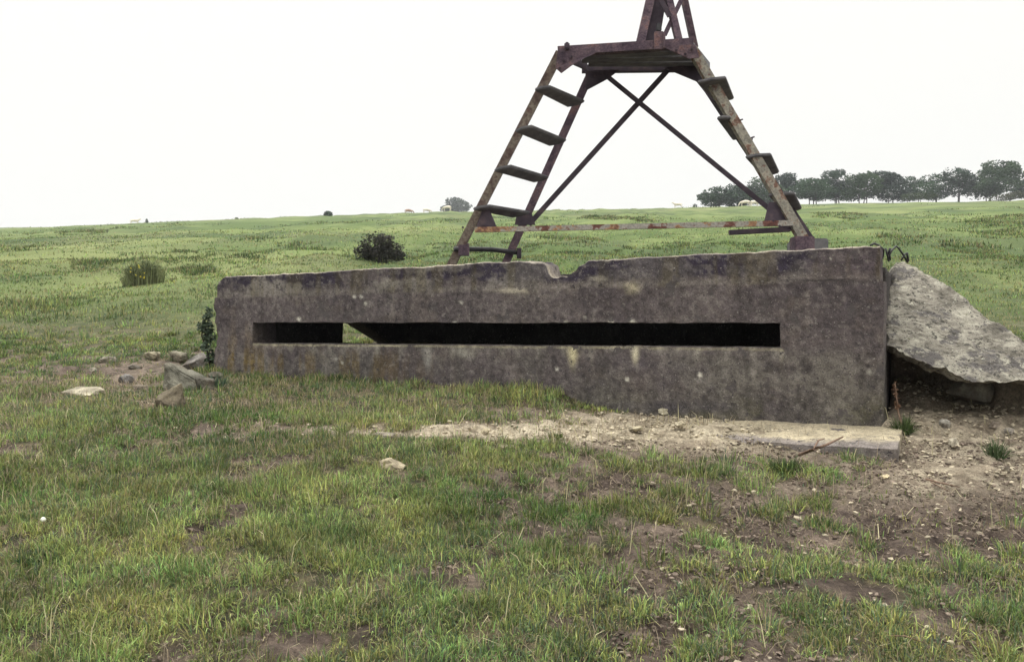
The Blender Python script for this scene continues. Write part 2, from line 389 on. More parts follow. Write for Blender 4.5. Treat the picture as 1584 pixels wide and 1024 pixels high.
soil_dk = sst(.2, .55, fbm(X, Y, 0, 4, 2.3, 71))[:, None]*sst(700, 800, py)[:, None]
soil = soil*(1-.28*soil_dk)*(1-.18*sst(690, 780, py)[:, None])  # darker blotches, and soil darkening overall towards the near ground
pale = np.clip(el(px, py, 1120, 664, 300, 34)*1.05+.75*el(px, py, 720, 665, 300, 13)+.55*sst(1350, 1450, px)*sst(790, 720, py)+.15*el(px, py, 240, 600, 90, 45)+.30*el(px, py, 1330, 740, 220, 40), 0, 1)[:, None]
m2 = sst(-.6, .5, fbm(X, Y, 0, 5, 9, 72))[:, None]
soil = soil*(1-pale)+(np.array([.20, .165, .118])*(1-m2)+np.array([.42, .365, .27])*m2)*pale
c = cov[:, None]*nearm[:, None]+(1-nearm[:, None])
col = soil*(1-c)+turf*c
nx_, ny_ = len(gx), len(gy); id_ = np.arange(nx_*ny_).reshape(nx_, ny_)
Q = np.stack([id_[:-1, :-1], id_[1:, :-1], id_[1:, 1:], id_[:-1, 1:]], -1).reshape(-1, 4)
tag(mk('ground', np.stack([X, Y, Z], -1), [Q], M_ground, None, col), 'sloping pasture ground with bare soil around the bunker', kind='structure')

# ------------------------------------------------------------------ grass
def blades(x, y, ln, wd, col, lean=.5, dirn=None, zoff=0, stiff=1.0, curl=.6):
    n = len(x); z = gz(x, y)+zoff
    az = rng.uniform(0, 2*np.pi, n) if dirn is None else dirn
    fa = rng.uniform(0, 2*np.pi, n)
    le = np.abs(rng.normal(0, lean, n)); le = np.minimum(le, 1.5)
    dx, dy = np.cos(az), np.sin(az); fa = az+np.pi/2+rng.normal(0, .7, n); wx, wy = np.cos(fa)*wd/2, np.sin(fa)*wd/2
    h1 = ln*.55; x1 = x+dx*h1*np.sin(le*.85); y1 = y+dy*h1*np.sin(le*.85); z1 = z+h1*np.cos(le*.85)
    h2 = ln*.5; a2 = np.minimum(le*1.2+curl*rng.uniform(0, 1, n), 1.9)
    x2 = x1+dx*h2*np.sin(a2); y2 = y1+dy*h2*np.sin(a2); z2 = z1+h2*np.cos(a2)
    V = np.stack([np.stack([x-wx, y-wy, z-.01], -1), np.stack([x+wx, y+wy, z-.01], -1),
                  np.stack([x1+wx*.8, y1+wy*.8, z1], -1), np.stack([x1-wx*.8, y1-wy*.8, z1], -1), np.stack([x2, y2, z2], -1)], 1)
    b = (np.arange(n)*5)[:, None]
    return V.reshape(-1, 3), b+np.array([[0, 1, 2, 3]]), b+np.array([[3, 2, 4]]), np.repeat(col, 5, 0)
def pick(n, y0, y1, mg=1.15):
    y = np.sqrt(rng.uniform(y0**2, y1**2, n)); x = rng.uniform(-1, 1, n)*y*.643*mg; return x, y
def gcol(x, y, dryness=.12):
    n = len(x)
    a = sst(-.6, .6, fbm(x, y, 0, 3, .9, 80))[:, None]; r = rng.uniform(0, 1, n)[:, None]
    c = np.array([.074, .116, .030])*(1-a)+np.array([.172, .212, .068])*a
    c = c*(.48+1.95*r**1.6)
    c *= (1+.42*np.clip(fbm(x, y, 0, 3, 5.5, 87), -1, 1)+.22*fbm(x, y, 0, 2, 1.6, 88))[:, None]
    c[:, 0] *= rng.uniform(.78, 1.2, n)*(1+.18*fbm(x, y, 0, 2, 3.2, 89))
    blue = rng.uniform(0, 1, n) < .10*(1+2*sst(0, .5, fbm(x, y, 0, 2, 1.3, 81)))
    c[blue] = np.array([.10, .15, .085])*rng.uniform(.7, 1.3, (blue.sum(), 1))
    dr = rng.uniform(0, 1, n) < dryness*(1+1.0*fbm(x, y, 0, 2, 1.1, 82))
    c[dr] = np.array([.30, .26, .13])*rng.uniform(.55, 1.35, (dr.sum(), 1))
    return c
parts = []
def scrub(x, y):
    px, py = proj(x, y, gz0(x, y))
    return sum(el(px, py, *q) for q in ((1550, 352, 60, 16), (1390, 372, 40, 7), (30, 388, 40, 7), (150, 410, 35, 6), (470, 382, 25, 5), (400, 372, 30, 4), (130, 362, 40, 4), (60, 470, 60, 9), (1500, 385, 50, 7), (640, 392, 30, 5), (300, 420, 30, 5), (1300, 335, 40, 3), (960, 340, 60, 3), (880, 372, 50, 4)))
def scatter(n, y0, y1, ln, wd, lean, dryf, thresh=None, mg=1.15):
    x, y = pick(n, y0, y1, mg); _d, cv = cover(x, y)
    s, t = ST(x, y)
    # tufted clumping
    cl = sst(-.40, .50, fbm(x, y, 0, 3, 8.5, 85)+.5*fbm(x, y, 0, 2, 2.5, 86))
    keep = rng.uniform(0, 1, n) < (.05*sst(-.2, .35, _d)+.95*cv)*(.18+.82*cl)*1.02
    keep &= ~((s > -.02)&(s < LEN+.02)&(t > -.01)&(t < 3.85))
    keep &= ~((s > LEN-2.0)&(s < LEN+.15)&(t > -.82)&(t < 0))
    x, y, cl, cv = x[keep], y[keep], cl[keep], cv[keep]; n = len(x); s, t = s[keep], t[keep]
    h = ln*(.45+.75*cl)*rng.uniform(.5, 1.25, n)*(.6+.4*cv)
    h *= 1+.9*np.exp(-((t+.25)/.35)**2)*(s > -.3)*(s < 4.6)      # longer at the foot of the wall
    wv = np.maximum(wd, .00085*y)*rng.uniform(.7, 1.4, n)
    parts.append(blades(x, y, h, wv, gcol(x, y, dryf*(1.6-.8*cl)), lean))
scatter(230000, 2.35, 4.2, .042, .0036, 1.05, .15)
scatter(260000, 4.2, 7.0, .044, .0044, 1.05, .17)
scatter(330000, 7.0, 12.5, .052, .0060, 1.0, .22)
scatter(230000, 12.5, 30, .075, .012, 1.0, .24)
scatter(120000, 30, 70, .10, .034, .9, .2)
# lush tufts close up
def tufts(n, y0, y1, per, ln, wd, rad, dark=.8, dryf=.06, cond=None, lean=.55):
    x, y = pick(n, y0, y1); _, cv = cover(x, y); k = rng.uniform(0, 1, n) < (.15+.85*cv)*(cv > .08)
    s, t = ST(x, y); k &= ~((s > -.1)&(s < LEN+.1)&(t > -.1)&(t < 3.9)); k &= ~((s > LEN-2.2)&(s < LEN+.2)&(t > -.86)&(t < 0))
    if cond is not None: k &= cond(x, y)
    x, y = x[k], y[k]; m = len(x); sz = rng.uniform(.5, 1.4, m)
    X_ = np.repeat(x, per); Y_ = np.repeat(y, per); S_ = np.repeat(sz, per); n_ = len(X_)
    an = rng.uniform(0, 2*np.pi, n_); r = rad*S_*np.sqrt(rng.uniform(0, 1, n_))
    xx = X_+np.cos(an)*r; yy = Y_+np.sin(an)*r
    c = gcol(xx, yy, dryf)*dark*np.repeat(rng.uniform(.7, 1.25, m), per)[:, None]
    h = ln*S_*rng.uniform(.5, 1.2, n_); wv = np.maximum(wd, .00085*yy)*rng.uniform(.7, 1.3, n_)
    parts.append(blades(xx, yy, h, wv, c, lean, dirn=an+rng.normal(0, .6, n_)))
tufts(5200, 2.35, 6.5, 38, .058, .0044, .05, 1.05, .14, lean=1.25)
tufts(700, 2.35, 6.5, 60, .080, .0042, .06, .75, .08, lean=1.0)
tufts(2600, 6.0, 13, 40, .075, .006, .08, 1.0, .12, lean=1.0)
patch = lambda x, y: fbm(x, y*.55, 0, 3, .16, 120) > .05
tufts(1300, 13, 40, 50, .13, .016, .42, .70, .12, patch, lean=1.0)
tufts(9000, 16, 34, 44, .15, .016, .28, .78, .22, lambda x, y: scrub(x, y) > .35, lean=.9)
tufts(16000, 34, 110, 24, .22, .05, .6, .78, .22, lambda x, y: scrub(x, y) > .35, lean=.9)
patch2 = lambda x, y: fbm(x, y*.5, 0, 3, .10, 121) > .25
tufts(2200, 38, 120, 30, .18, .06, 1.2, .85, .12, patch2, lean=1.1)
tufts(1000, 110, 205, 22, .22, .14, 2.4, .85, .12, patch2, lean=1.1)
V = np.concatenate([p[0] for p in parts]); off = np.cumsum([0]+[len(p[0]) for p in parts[:-1]])
Qs = np.concatenate([p[1]+o for p, o in zip(parts, off)]); Ts = np.concatenate([p[2]+o for p, o in zip(parts, off)])
tag(mk('grass', V, [Qs, Ts], M_grass, None, np.concatenate([p[3] for p in parts]), smooth=False), 'short trampled pasture grass', 'grass', kind='stuff')
# dead stalks
x, y = pick(60000, 2.4, 9); _, cv = cover(x, y); k = (rng.uniform(0, 1, len(x)) < .25+.75*(cv > .05))&(_ > -.2); s, t = ST(x, y); k &= ~((s > -.1)&(t > -.1)); k2 = ~((s > LEN-2.2)&(t > -.7)); k = k&k2 if False else k; x, y = x[k], y[k]; n = len(x)
pa = blades(x, y, rng.uniform(.02, .10, n)*(1+.6*(rng.uniform(0, 1, n) > .93)), np.maximum(.0028, .0007*y), np.array([.37, .30, .21])*rng.uniform(.3, 1.25, (n, 1)), 1.5)
x, y = pick(420, 2.4, 6.5); n = len(x)
pb = blades(x, y, rng.uniform(.09, .20, n), np.maximum(.004, .0009*y), np.array([.55, .50, .30])*rng.uniform(.6, 1.15, (n, 1)), 1.2, curl=1.1)
o_ = len(pa[0]); pa = (np.concatenate([pa[0], pb[0]]), np.concatenate([pa[1], pb[1]+o_]), np.concatenate([pa[2], pb[2]+o_]), np.concatenate([pa[3], pb[3]]))
tag(mk('dry_grass', pa[0], [pa[1], pa[2]], M_grass, None, pa[3], smooth=False), 'pale dead grass stalks lying in the turf', 'dry grass', kind='stuff')
# ------------------------------------------------------------------ gravel and clods
def pebbles(name, n, sampler, smin, smax, colf, label):
    base = []
    for k in range(6):
        bm = bmesh.new()
        for _ in range(11):
            v = Vector(rng.normal(0, 1, 3)).normalized(); bm.verts.new((v.x, v.y*.8, v.z*.55))
        bmesh.ops.convex_hull(bm, input=bm.verts); bmesh.ops.triangulate(bm, faces=bm.faces)
        bmesh.ops.delete(bm, geom=[v for v in bm.verts if not v.link_faces], context='VERTS')
        bm.verts.index_update(); base.append((np.array([v.co[:] for v in bm.verts]), np.array([[v.index for v in f.verts] for f in bm.faces]))); bm.free()
    x, y = sampler(n); n = len(x); z = gz(x, y); Vs = []; Fs = []; Cs = []; o = 0
    c = colf(n)
    for i in range(n):
        b, f = base[i % 6]; s_ = smin+(smax-smin)*rng.uniform(0, 1)**3.5; a = rng.uniform(0, 6.28)
        R = np.array([[math.cos(a), -math.sin(a), 0], [math.sin(a), math.cos(a), 0], [0, 0, 1]])
        v = (b*s_*rng.uniform(.7, 1.3, 3))@R.T+np.array([x[i], y[i], z[i]+s_*.05]); Vs.append(v); Fs.append(f+o); o += len(v); Cs.append(np.repeat(c[i:i+1], len(v), 0))
    return tag(mk(name, np.concatenate(Vs), [np.concatenate(Fs)], M_rock, None, np.concatenate(Cs), smooth=False), label, 'gravel', kind='stuff')
def s_gravel(n):
    x, y = pick(n*14, 2.6, 8.2); z = gz(x, y); px, py = proj(x, y, z)
    s, t = ST(x, y)
    wgt = el(px, py, 1130, 662, 280, 34)*1.0+.55*el(px, py, 720, 668, 320, 18)+.75*sst(1370, 1420, px)*sst(780, 730, py)+.8*el(px, py, 235, 595, 90, 42)+.12*sst(900, 1300, px)*sst(700, 760, py)
    k = (rng.uniform(0, 1, len(x)) < wgt)&~((s > 0)&(s < LEN)&(t > 0)); return x[k][:n], y[k][:n]
pebbles('gravel', 9000, s_gravel, .003, .024, lambda n: np.array([.42, .365, .27])*rng.uniform(.55, 1.35, (n, 1)), 'pale stone chippings on the bare soil before the wall')
def s_clod(n):
    x, y = pick(n*6, 2.4, 6.6); z = gz(x, y); px, py = proj(x, y, z); d_, cv = cover(x, y)
    k = (cv < .75)&(py > 680)&(rng.uniform(0, 1, len(x)) < .3+.7*sst(500, 1200, px)); return x[k][:n], y[k][:n]
pebbles('soil_clods', 16000, s_clod, .003, .018, lambda n: np.array([.14, .11, .088])*rng.uniform(.5, 1.7, (n, 1)), 'brown crumbs of trampled soil between the grass tufts')

# ------------------------------------------------------------------ bunker
bk = empty('bunker', (0.6, 9.0, .8), 'long low dark concrete bunker with a narrow horizontal slit and notched top edge', 'bunker')
sA, zAt = SZ(390, 499); sB, zBt = SZ(1208, 499); _, zAb = SZ(392, 531); _, zBb = SZ(1208, 537.5)
_, zl0 = SZ(330, 461); _, zl1 = SZ(1366, 434)
def wall_colour(V, top=False):
    px, py = proj(V[:, 0], V[:, 1], V[:, 2]); s, t = ST(V[:, 0], V[:, 1]); z = V[:, 2]
    def c3(*c): return np.array(c)
    def mix(a, b, f): return a*(1-f[:, None])+b*f[:, None]
    n1 = fbm(s, z, t, 5, 1.6, 90); n2 = fbm(s*1.0, z*1.6, t, 5, 3.2, 91); n3 = fbm(s*6, z*.8, t, 4, 1.6, 92)
    n5 = fbm(s, z, t, 4, 9, 97)
    c = mix(c3(.108, .091, .090), c3(.078, .065, .067), sst(-.5, .5, n1))
    c = mix(c, c3(.135, .112, .100), .6*sst(.1, .7, n2+.35*n5))
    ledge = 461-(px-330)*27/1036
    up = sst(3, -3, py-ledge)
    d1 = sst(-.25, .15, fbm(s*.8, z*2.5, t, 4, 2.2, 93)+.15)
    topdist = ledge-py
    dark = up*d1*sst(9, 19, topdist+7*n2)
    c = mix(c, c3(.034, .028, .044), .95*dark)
    c = mix(c, c3(.22, .20, .175), up*.8*sst(.10, .40, fbm(s*.9, z*2.2, t, 5, 2.6, 94)+.25*n5)*(.35+.65*sst(900, 500, px+200*n1)))
    c = mix(c, c3(.175, .155, .14), up*.6*sst(13, 5, topdist+5*n2))
    c = mix(c, c3(.125, .10, .095), .5*up*sst(1230, 1290, px))
    # lower half: algae, ochre lichen, lime
    low = sst(531, 560, py)
    c = mix(c, c3(.070, .068, .056), .50*low*sst(-.2, .4, fbm(s, z*.7, t, 4, 1.3, 95)))
    c = mix(c, c3(.17, .155, .135), .55*low*sst(.1, .5, fbm(s, z, t, 5, 2.8, 96)+.3*n5))
    och = (sst(430, 340, px)*sst(480, 560, py)+.75*low*sst(760, 520, px))*sst(0, .5, n3+.2)
    c = mix(c, c3(.150, .105, .035), np.clip(.65*och, 0, 1))
    c = mix(c, c3(.10, .095, .05), .45*sst(600, 640, py)*sst(-.1, .5, n2+.2))
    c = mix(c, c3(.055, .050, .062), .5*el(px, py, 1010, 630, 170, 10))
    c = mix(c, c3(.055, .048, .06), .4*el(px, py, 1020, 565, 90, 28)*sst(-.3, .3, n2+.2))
    c = mix(c, c3(.085, .070, .025), .35*sst(.1, .5, n3)*up)
    n6 = fbm(s, z, t, 3, 24, 101); n7 = fbm(s, z*.8, t, 4, 5.5, 102)
    c = mix(c, c3(.19, .17, .155), .45*sst(.26, .60, n6*.95+n7*.35)); c = mix(c, c3(.045, .038, .042), .55*sst(.30, .65, -n6*.95-n7*.3))
    # vertical weather streaks
    st = fbm(s*11, z*.7, t, 3, 1.6, 98)
    c = c*(1+.20*st)[:, None]
    # lime runs below the slit
    def run(x0, y0, y1, w_, cc, a):
        nonlocal c
        f = np.exp(-((px-x0)/(w_*(1-.6*np.clip((py-y0)/(y1-y0), 0, 1))))**2)*sst(y0-3, y0, py)*sst(y1, y0+(y1-y0)*.3, py)*np.clip(.8+.5*n5, 0, 1)
        c = mix(c, c3(*cc), np.clip(a*f, 0, 1))
    run(886, 538, 580, 8, (.48, .43, .27), .95); run(983, 538, 572, 6, (.55, .50, .36), .95); run(660, 540, 590, 9, (.30, .29, .27), .8)
    run(915, 540, 572, 4, (.33, .3, .25), .6); run(1209, 540, 585, 4, (.34, .31, .25), .7); run(1040, 540, 556, 14, (.3, .28, .24), .5); run(1078, 540, 566, 5, (.3, .28, .24), .5)
    run(720, 540, 560, 22, (.27, .26, .22), .6); run(560, 534, 545, 30, (.3, .28, .24), .4)
    for k_ in range(26): run(410+k_*31+13*math.sin(k_*7.1), 535+k_*.12, 548+16*abs(math.sin(k_*3.3)), 3+3*abs(math.sin(k_*5.7)), (.26, .24, .205), .35+.3*abs(math.sin(k_*2.3)))
    for (sx_, w_, y0, y1) in ((608, 5, 455, 492), (835, 6, 440, 490), (1130, 5, 440, 470), (358, 3, 430, 455), (1250, 4, 450, 560)): run(sx_, y0, y1, w_, (.2, .175, .155), .5)
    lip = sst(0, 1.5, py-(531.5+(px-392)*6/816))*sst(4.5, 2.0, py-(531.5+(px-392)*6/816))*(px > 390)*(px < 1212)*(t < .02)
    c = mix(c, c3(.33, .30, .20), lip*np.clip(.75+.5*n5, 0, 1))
    for (x0, y0, r, cc) in ((463, 494, 4, .6), (548, 459, 3, .5), (559, 459, 3.5, .45), (566, 470, 3.5, .4), (705, 502, 5, .45), (945, 499, 5, .55), (978, 498, 5, .5), (875, 499, 4, .4), (905, 491, 3, .3),
                            (970, 586, 4, .7), (1082, 581, 4, .65), (862, 570, 3, .5), (713, 468, 3, .4), (1345, 575, 5, .3), (1285, 401, 2.5, .5), (776, 503, 4, .45), (520, 556, 2.5, .4), (530, 561, 2.5, .4)):
        f = np.exp(-(((px-x0)**2+(py-y0)**2)/(r*.8)**2)**1.5); c = mix(c, c3(cc, cc*.95, cc*.82), np.clip(f, 0, 1))
    c = mix(c, c3(.40, .36, .28), .85*el(px, py, 800, 450, 34, 3.5)*sst(-.4, .3, n5+.2))
    c = mix(c, c3(.42, .37, .26), .8*el(px, py, 975, 446, 14, 8)*sst(-.5, .2, n5+.2)); c = mix(c, c3(.33, .30, .24), .6*el(px, py, 925, 431, 14, 4))
    crack = el(px, py, 1278, 434, 75, 2.0)
    c = mix(c, c3(.02, .018, .02), .8*crack)
    return np.clip(c, .01, 1)
stn = np.array([0, sA, sB, LEN]); NT = 8
rows = [np.array([.3]*4), np.array([zAb+.0, zAb, zBb, zBb]), np.array([zAt, zAt, zBt, zBt]), np.array([zl0, zl0+(zl1-zl0)*sA/LEN, zl0+(zl1-zl0)*sB/LEN, zl1])]
Vw = []; Qw = []; o = 0
for ci in range(3):
    for ri in range(3):
        if ci == 1 and ri == 1: continue
        s0, s1 = stn[ci], stn[ci+1]
        def f(u, v, w_):
            s = s0+(s1-s0)*u; za = rows[ri][ci]+(rows[ri][ci+1]-rows[ri][ci])*u; zb = rows[ri+1][ci]+(rows[ri+1][ci+1]-rows[ri+1][ci])*u
            return W(s, .37*w_, za+(zb-za)*v)
        hh = float(rows[ri+1][1]-rows[ri][1])
        v_, q_, _ = box_map(f, max(4, int((s1-s0)/.016)), max(4, int(hh/.016)), NT)
        Vw.append(v_); Qw.append(q_+o); o += len(v_)
Vw = np.concatenate(Vw); Qw = np.concatenate(Qw)
_, fi, inv = np.unique(np.round(Vw*2e4).astype(np.int64), axis=0, return_index=True, return_inverse=True)
Vw = Vw[fi]; Qw = inv.ravel()[Qw]                       # weld the blocks, then drop the faces between them
_, iv, cnt = np.unique(np.sort(Qw, 1), axis=0, return_inverse=True, return_counts=True); Qw = Qw[cnt[iv.ravel()] == 1]
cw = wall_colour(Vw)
Vd = rough(Vw, .007, 3.5, 1)
Vd = rough(Vd, .0045, 22, 2, 3)
# worn corners at the left end
s_, t_ = ST(Vw[:, 0], Vw[:, 1]); er = np.exp(-(s_/.05)**2)*np.exp(-(t_/.05)**2)
Vd[:, :2] += (er*(.02+.02*fbm(Vw[:, 0]*0, Vw[:, 1]*0, Vw[:, 2], 3, 9, 5)))[:, None]*(U+N)[None, :]
crisp(mk('front_wall', Vd, [Qw], M_conc, bk, cw))
# parapet band with its notch
tp = [(334, 446), (339, 434), (347, 428), (420, 424.5), (500, 420), (640, 413), (700, 409.5), (760, 406.5), (785, 405), (800, 404), (838, 407), (845, 411), (848, 423), (853, 429), (878, 430), (889, 419), (895, 411), (904, 407.5), (911, 402), (940, 401), (1100, 393), (1250, 385), (1362, 380.5)]
tsz = [SZ(*p) for p in tp]; ts = np.array([p[0] for p in tsz]); tz = np.array([p[1] for p in tsz])
sP0 = ts[0]+.02; sP1 = ts[-1]; TH = .27
def fpar(u, v, w_):
    s = sP0+(sP1-sP0)*u
    s = s+.03*(u > .999)*(0-v)*0
    sn = SZ(865, 420)[0]; se = s+.02*w_*(s > sn)
    zt = np.interp(se, ts, tz)+.007*fbm(s, 0*s, w_*.3, 4, 7, 77)
    nf = np.exp(-((s-sn)/.38)**4); zt = zt+nf*.012*fbm(s, w_, 0*s, 3, 16, 79)
    # broken faces of the notch slant back through the thickness
    inn = nf; zt = zt+inn*(.03*fbm(s, w_, 0*s, 3, 6, 78))*w_
    zb = zl0+(zl1-zl0)*s/LEN
    t = TH*w_; ch = .018
    vv = np.where(v > .97, v, v)
    t = t+ch*np.clip((v-.955)/.045, 0, 1)*(1-2*w_)
    return W(s, .007*sst(.8*LEN, .2*LEN, s)-.001+.004*fbm(s, 0*s, 0*s, 2, 1.3, 112)+t, zb-.014+(zt-zb+.014)*vv)
Vp, Qp, uvw = box_map(fpar, int((sP1-sP0)/.014), 22, 8)
cp = wall_colour(Vp)
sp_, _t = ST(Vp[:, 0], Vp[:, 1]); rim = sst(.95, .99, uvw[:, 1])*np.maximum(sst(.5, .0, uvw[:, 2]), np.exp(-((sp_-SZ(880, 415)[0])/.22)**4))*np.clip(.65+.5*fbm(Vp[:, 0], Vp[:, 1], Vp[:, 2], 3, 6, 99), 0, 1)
cp = cp*(1-rim[:, None])+np.array([.42, .37, .29])*rim[:, None]  # top edge painted pale as if catching light, with fresh broken concrete at the notch
Vp = rough(Vp, .007, 3.5, 1); Vp = rough(Vp, .0045, 22, 2, 3)
crisp(mk('parapet', Vp, [Qp], M_conc, bk, cp))
# side walls, rear wall, roof
DEP = 3.8
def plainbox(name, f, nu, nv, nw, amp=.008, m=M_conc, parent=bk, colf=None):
    v_, q_, _ = box_map(f, nu, nv, nw); c_ = np.repeat(np.array([[.050, .044, .042]]), len(v_), 0)*(1+.5*fbm(v_[:, 0], v_[:, 1], v_[:, 2], 4, 3, 88))[:, None]  # interior shade put into the colour: concrete darker than the front wall
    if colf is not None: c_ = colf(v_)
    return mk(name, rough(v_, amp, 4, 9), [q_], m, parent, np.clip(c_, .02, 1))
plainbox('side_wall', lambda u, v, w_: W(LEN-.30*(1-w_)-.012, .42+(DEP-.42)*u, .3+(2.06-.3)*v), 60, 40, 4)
def tt(px_):          # t where the pixel's ray meets the inside of the left wall
    k = (px_-792)/F; o = PL+U*.30; return (k*o[1]-o[0])/(N[0]-k*N[1])
tA, tB, tC = tt(530), tt(556), tt(612)
def zat(py_, t): o = PL+U*.3+N*t; return EYE-(py_-512)/F*o[1]
def lw(u, v, w_): return W(.012+.29*w_, .375+(tA-.375)*u, .3+1.76*v)
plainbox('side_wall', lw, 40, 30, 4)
zb2 = zat(533, tC)
def lw2(u, v, w_):
    t = tB+(DEP-tB)*u; top = 2.05; bot = np.interp(t, [tB, tC, DEP], [zat(500, tB)+.02, zb2, .3]); return W(.012+.29*w_, t, bot+(top-bot)*v)
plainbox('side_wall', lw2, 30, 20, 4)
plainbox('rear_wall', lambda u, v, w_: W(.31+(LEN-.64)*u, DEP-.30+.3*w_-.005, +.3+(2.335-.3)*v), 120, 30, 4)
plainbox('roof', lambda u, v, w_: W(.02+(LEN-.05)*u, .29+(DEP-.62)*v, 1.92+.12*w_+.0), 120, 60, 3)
# bent reinforcing bars at the right end
rb = MB()
def pz(px_, py_, Y_): return P(px_, py_, Y_)
rb.tube([pz(1346, 380, 6.15), pz(1352, 377, 6.15), pz(1358, 379, 6.2), pz(1367, 386, 6.3), pz(1366, 396, 6.35), pz(1362, 407, 6.4)], .008)
rb.tube([pz(1370, 384, 6.35), pz(1372, 392, 6.35), pz(1375, 404, 6.4)], .008)
rb.tube([pz(1377, 403, 6.4), pz(1376, 394, 6.4), pz(1380, 387, 6.4), pz(1386, 381, 6.42), pz(1390, 384, 6.42), pz(1397, 394, 6.45), pz(1404, 406, 6.5)], .008)
rb.tube([pz(1377, 384, 6.38), pz(1374, 394, 6.4)], .010); rb.tube([pz(1394, 403, 6.45), pz(1401, 392, 6.45)], .007); rb.tube([pz(1403, 391, 6.45), pz(1405, 404, 6.47)], .009)
rb.build('rebar', M_pipe, bk, smooth=True)
# ------------------------------------------------------------------ footing, fallen slab
_f0 = SZ(1060, 640)[0]
def ffoot(u, v, w_):
    s = _f0+(LEN+.13-_f0)*u; t = .0-.78*(1-w_)+.04*w_
    t = t-.0*u
    return W(s, t, .55+(.245+.045*w_-.03*(1-u))*v)
v_, q_, uu = box_map(ffoot, 120, 10, 26)
px, py = proj(v_[:, 0], v_[:, 1], v_[:, 2])
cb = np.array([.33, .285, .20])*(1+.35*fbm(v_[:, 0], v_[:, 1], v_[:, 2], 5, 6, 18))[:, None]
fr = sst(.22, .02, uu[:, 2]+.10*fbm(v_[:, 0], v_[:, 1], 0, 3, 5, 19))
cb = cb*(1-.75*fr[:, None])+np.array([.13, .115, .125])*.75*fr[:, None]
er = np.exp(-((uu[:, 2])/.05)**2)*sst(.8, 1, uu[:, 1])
v_ = rough(v_, .012, 5, 20); v_ = rough(v_, .004, 22, 22); v_[:, 2] -= er*.02
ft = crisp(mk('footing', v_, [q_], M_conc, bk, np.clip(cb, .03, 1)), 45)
kk = np.linspace(0, 1, len(topl))
def fslab(u, v, w_):
    a_ = np.stack([np.interp(u, kk, tl[:, i]) for i in range(3)], -1); b_ = np.stack([np.interp(u, kk, bl[:, i]) for i in range(3)], -1)
    st_ = np.round(fbm(u*9, u*0, u*0, 2, 1, 131)*3)/3
    b_ = b_+(a_-b_)*(.030*fbm(u*14, u*0+3, u*0, 3, 1, 130)+.016*st_)[:, None]; a_ = a_+(b_-a_)*(.02*fbm(u*16, u*0+7, u*0, 3, 1, 132))[:, None]
    p = b_+(a_-b_)*v[:, None]
    return p+np.array([.03, .17, -.03])[None, :]*w_[:, None]
v_, q_, uu = box_map(fslab, 210, 120, 14)
v_ = rough(v_, .022, 2.2, 30, 3)
v_ = rough(v_, .014, 8, 33); v_ = rough(v_, .007, 32, 35)
so_ = mk('fallen_slab', v_, [q_[:, ::-1]], M_slab, None, smooth=False)
tag(so_, 'thick lichen covered concrete slab leaning down from the right end of the bunker', 'concrete slab')
me = so_.data; bm = bmesh.new(); bm.from_mesh(me); bmesh.ops.recalc_face_normals(bm, faces=bm.faces); bm.to_mesh(me); bm.free()

# ------------------------------------------------------------------ tower
tw = empty('steel_tower', (1.1, 8.2, 2.05), 'rusty four legged steel tower with step ladders standing on the bunker roof', 'tower')
ZT = 2.805
def PZ(px_, zz, Y_): return Vector(((px_-792)/F*Y_, Y_, EYE+zz))
At = PZ(866, ZT, 8.02); Bt = PZ(913, ZT-.05, 8.56); Ct = PZ(1072, ZT, 7.92); Dt = PZ(1079, ZT-.03, 8.46)
Ab = P(697, 411, 8.28); Bb = P(779, 414, 8.72); Cb = P(1250, 379, 7.62); Db = P(1262, 384, 8.2)
def ext(a_, b_, z_): k = (z_-a_.z)/(b_.z-a_.z); return a_+(b_-a_)*k
AbR = ext(At, Ab, 2.05); BbR = ext(Bt, Bb, 2.05)
def leg(p, q_, m, side, w_=.085, face=(0, -1, 0)):
    b = MB(); b.angle(p, q_, w_, .07, .010, face, side); return b.build('leg', m, tw)
leg(AbR, At, M_paint2, 1); leg(BbR, Bt, M_rust, -1); leg(Cb, Ct, M_paint, -1, .09); leg(Db, Dt, M_rustdark, -1)
fb = MB(); fa1 = P(864, 80, 8.0); fa2 = P(1072, 67, 7.86)
fb.angle(fa1+Vector((-.01, -.02, 0)), fa2+Vector((0, -.02, 0)), .088, .07, .010, (0, -1, 0), 1); fb.build('top_beam', M_rust, tw)
rbm = MB(); rbm.angle(P(900, 106, 8.6), P(1082, 104, 8.5), .075, .06, .010, (0, -1, 0), 1); rbm.build('top_beam', M_rustdark, tw)
eb = MB(); eb.bar(fa1+Vector((.02, .05, -.02)), P(908, 104, 8.56), .08, .012, (-1, 0, 0)); eb.build('top_beam', M_rustdark, tw)
eb = MB(); eb.bar(fa2+Vector((.0, .05, -.02)), P(1086, 106, 8.5), .08, .012, (1, 0, 0)); eb.build('top_beam', M_rust, tw)
ep = MB(); e0 = P(1069, 66, 7.84); e1 = P(1094, 97, 8.45)
ep.hexa([e0+Vector((.0, 0, -.07)), e0+Vector((.03, 0, -.07)), e1+Vector((.03, 0, -.10)), e1+Vector((0, 0, -.10)), e0+Vector((0, 0, .0)), e0+Vector((.03, 0, .0)), e1+Vector((.03, 0, .0)), e1+Vector((0, 0, .0))])
ep.build('edge_plank', M_wood_l, tw, .004)
for i in range(4):      # platform boards running between the end beams
    a0 = fa1.lerp(P(908, 104, 8.56), .12+.24*i); a1 = fa2.lerp(P(1086, 106, 8.5), .12+.24*i); b = MB()
    b.bar(a0+Vector((.06, 0, .012)), a1+Vector((-.03, 0, .012)), .125, .03, (0, 0, 1)); b.build('platform_board', M_wood, tw, .004)
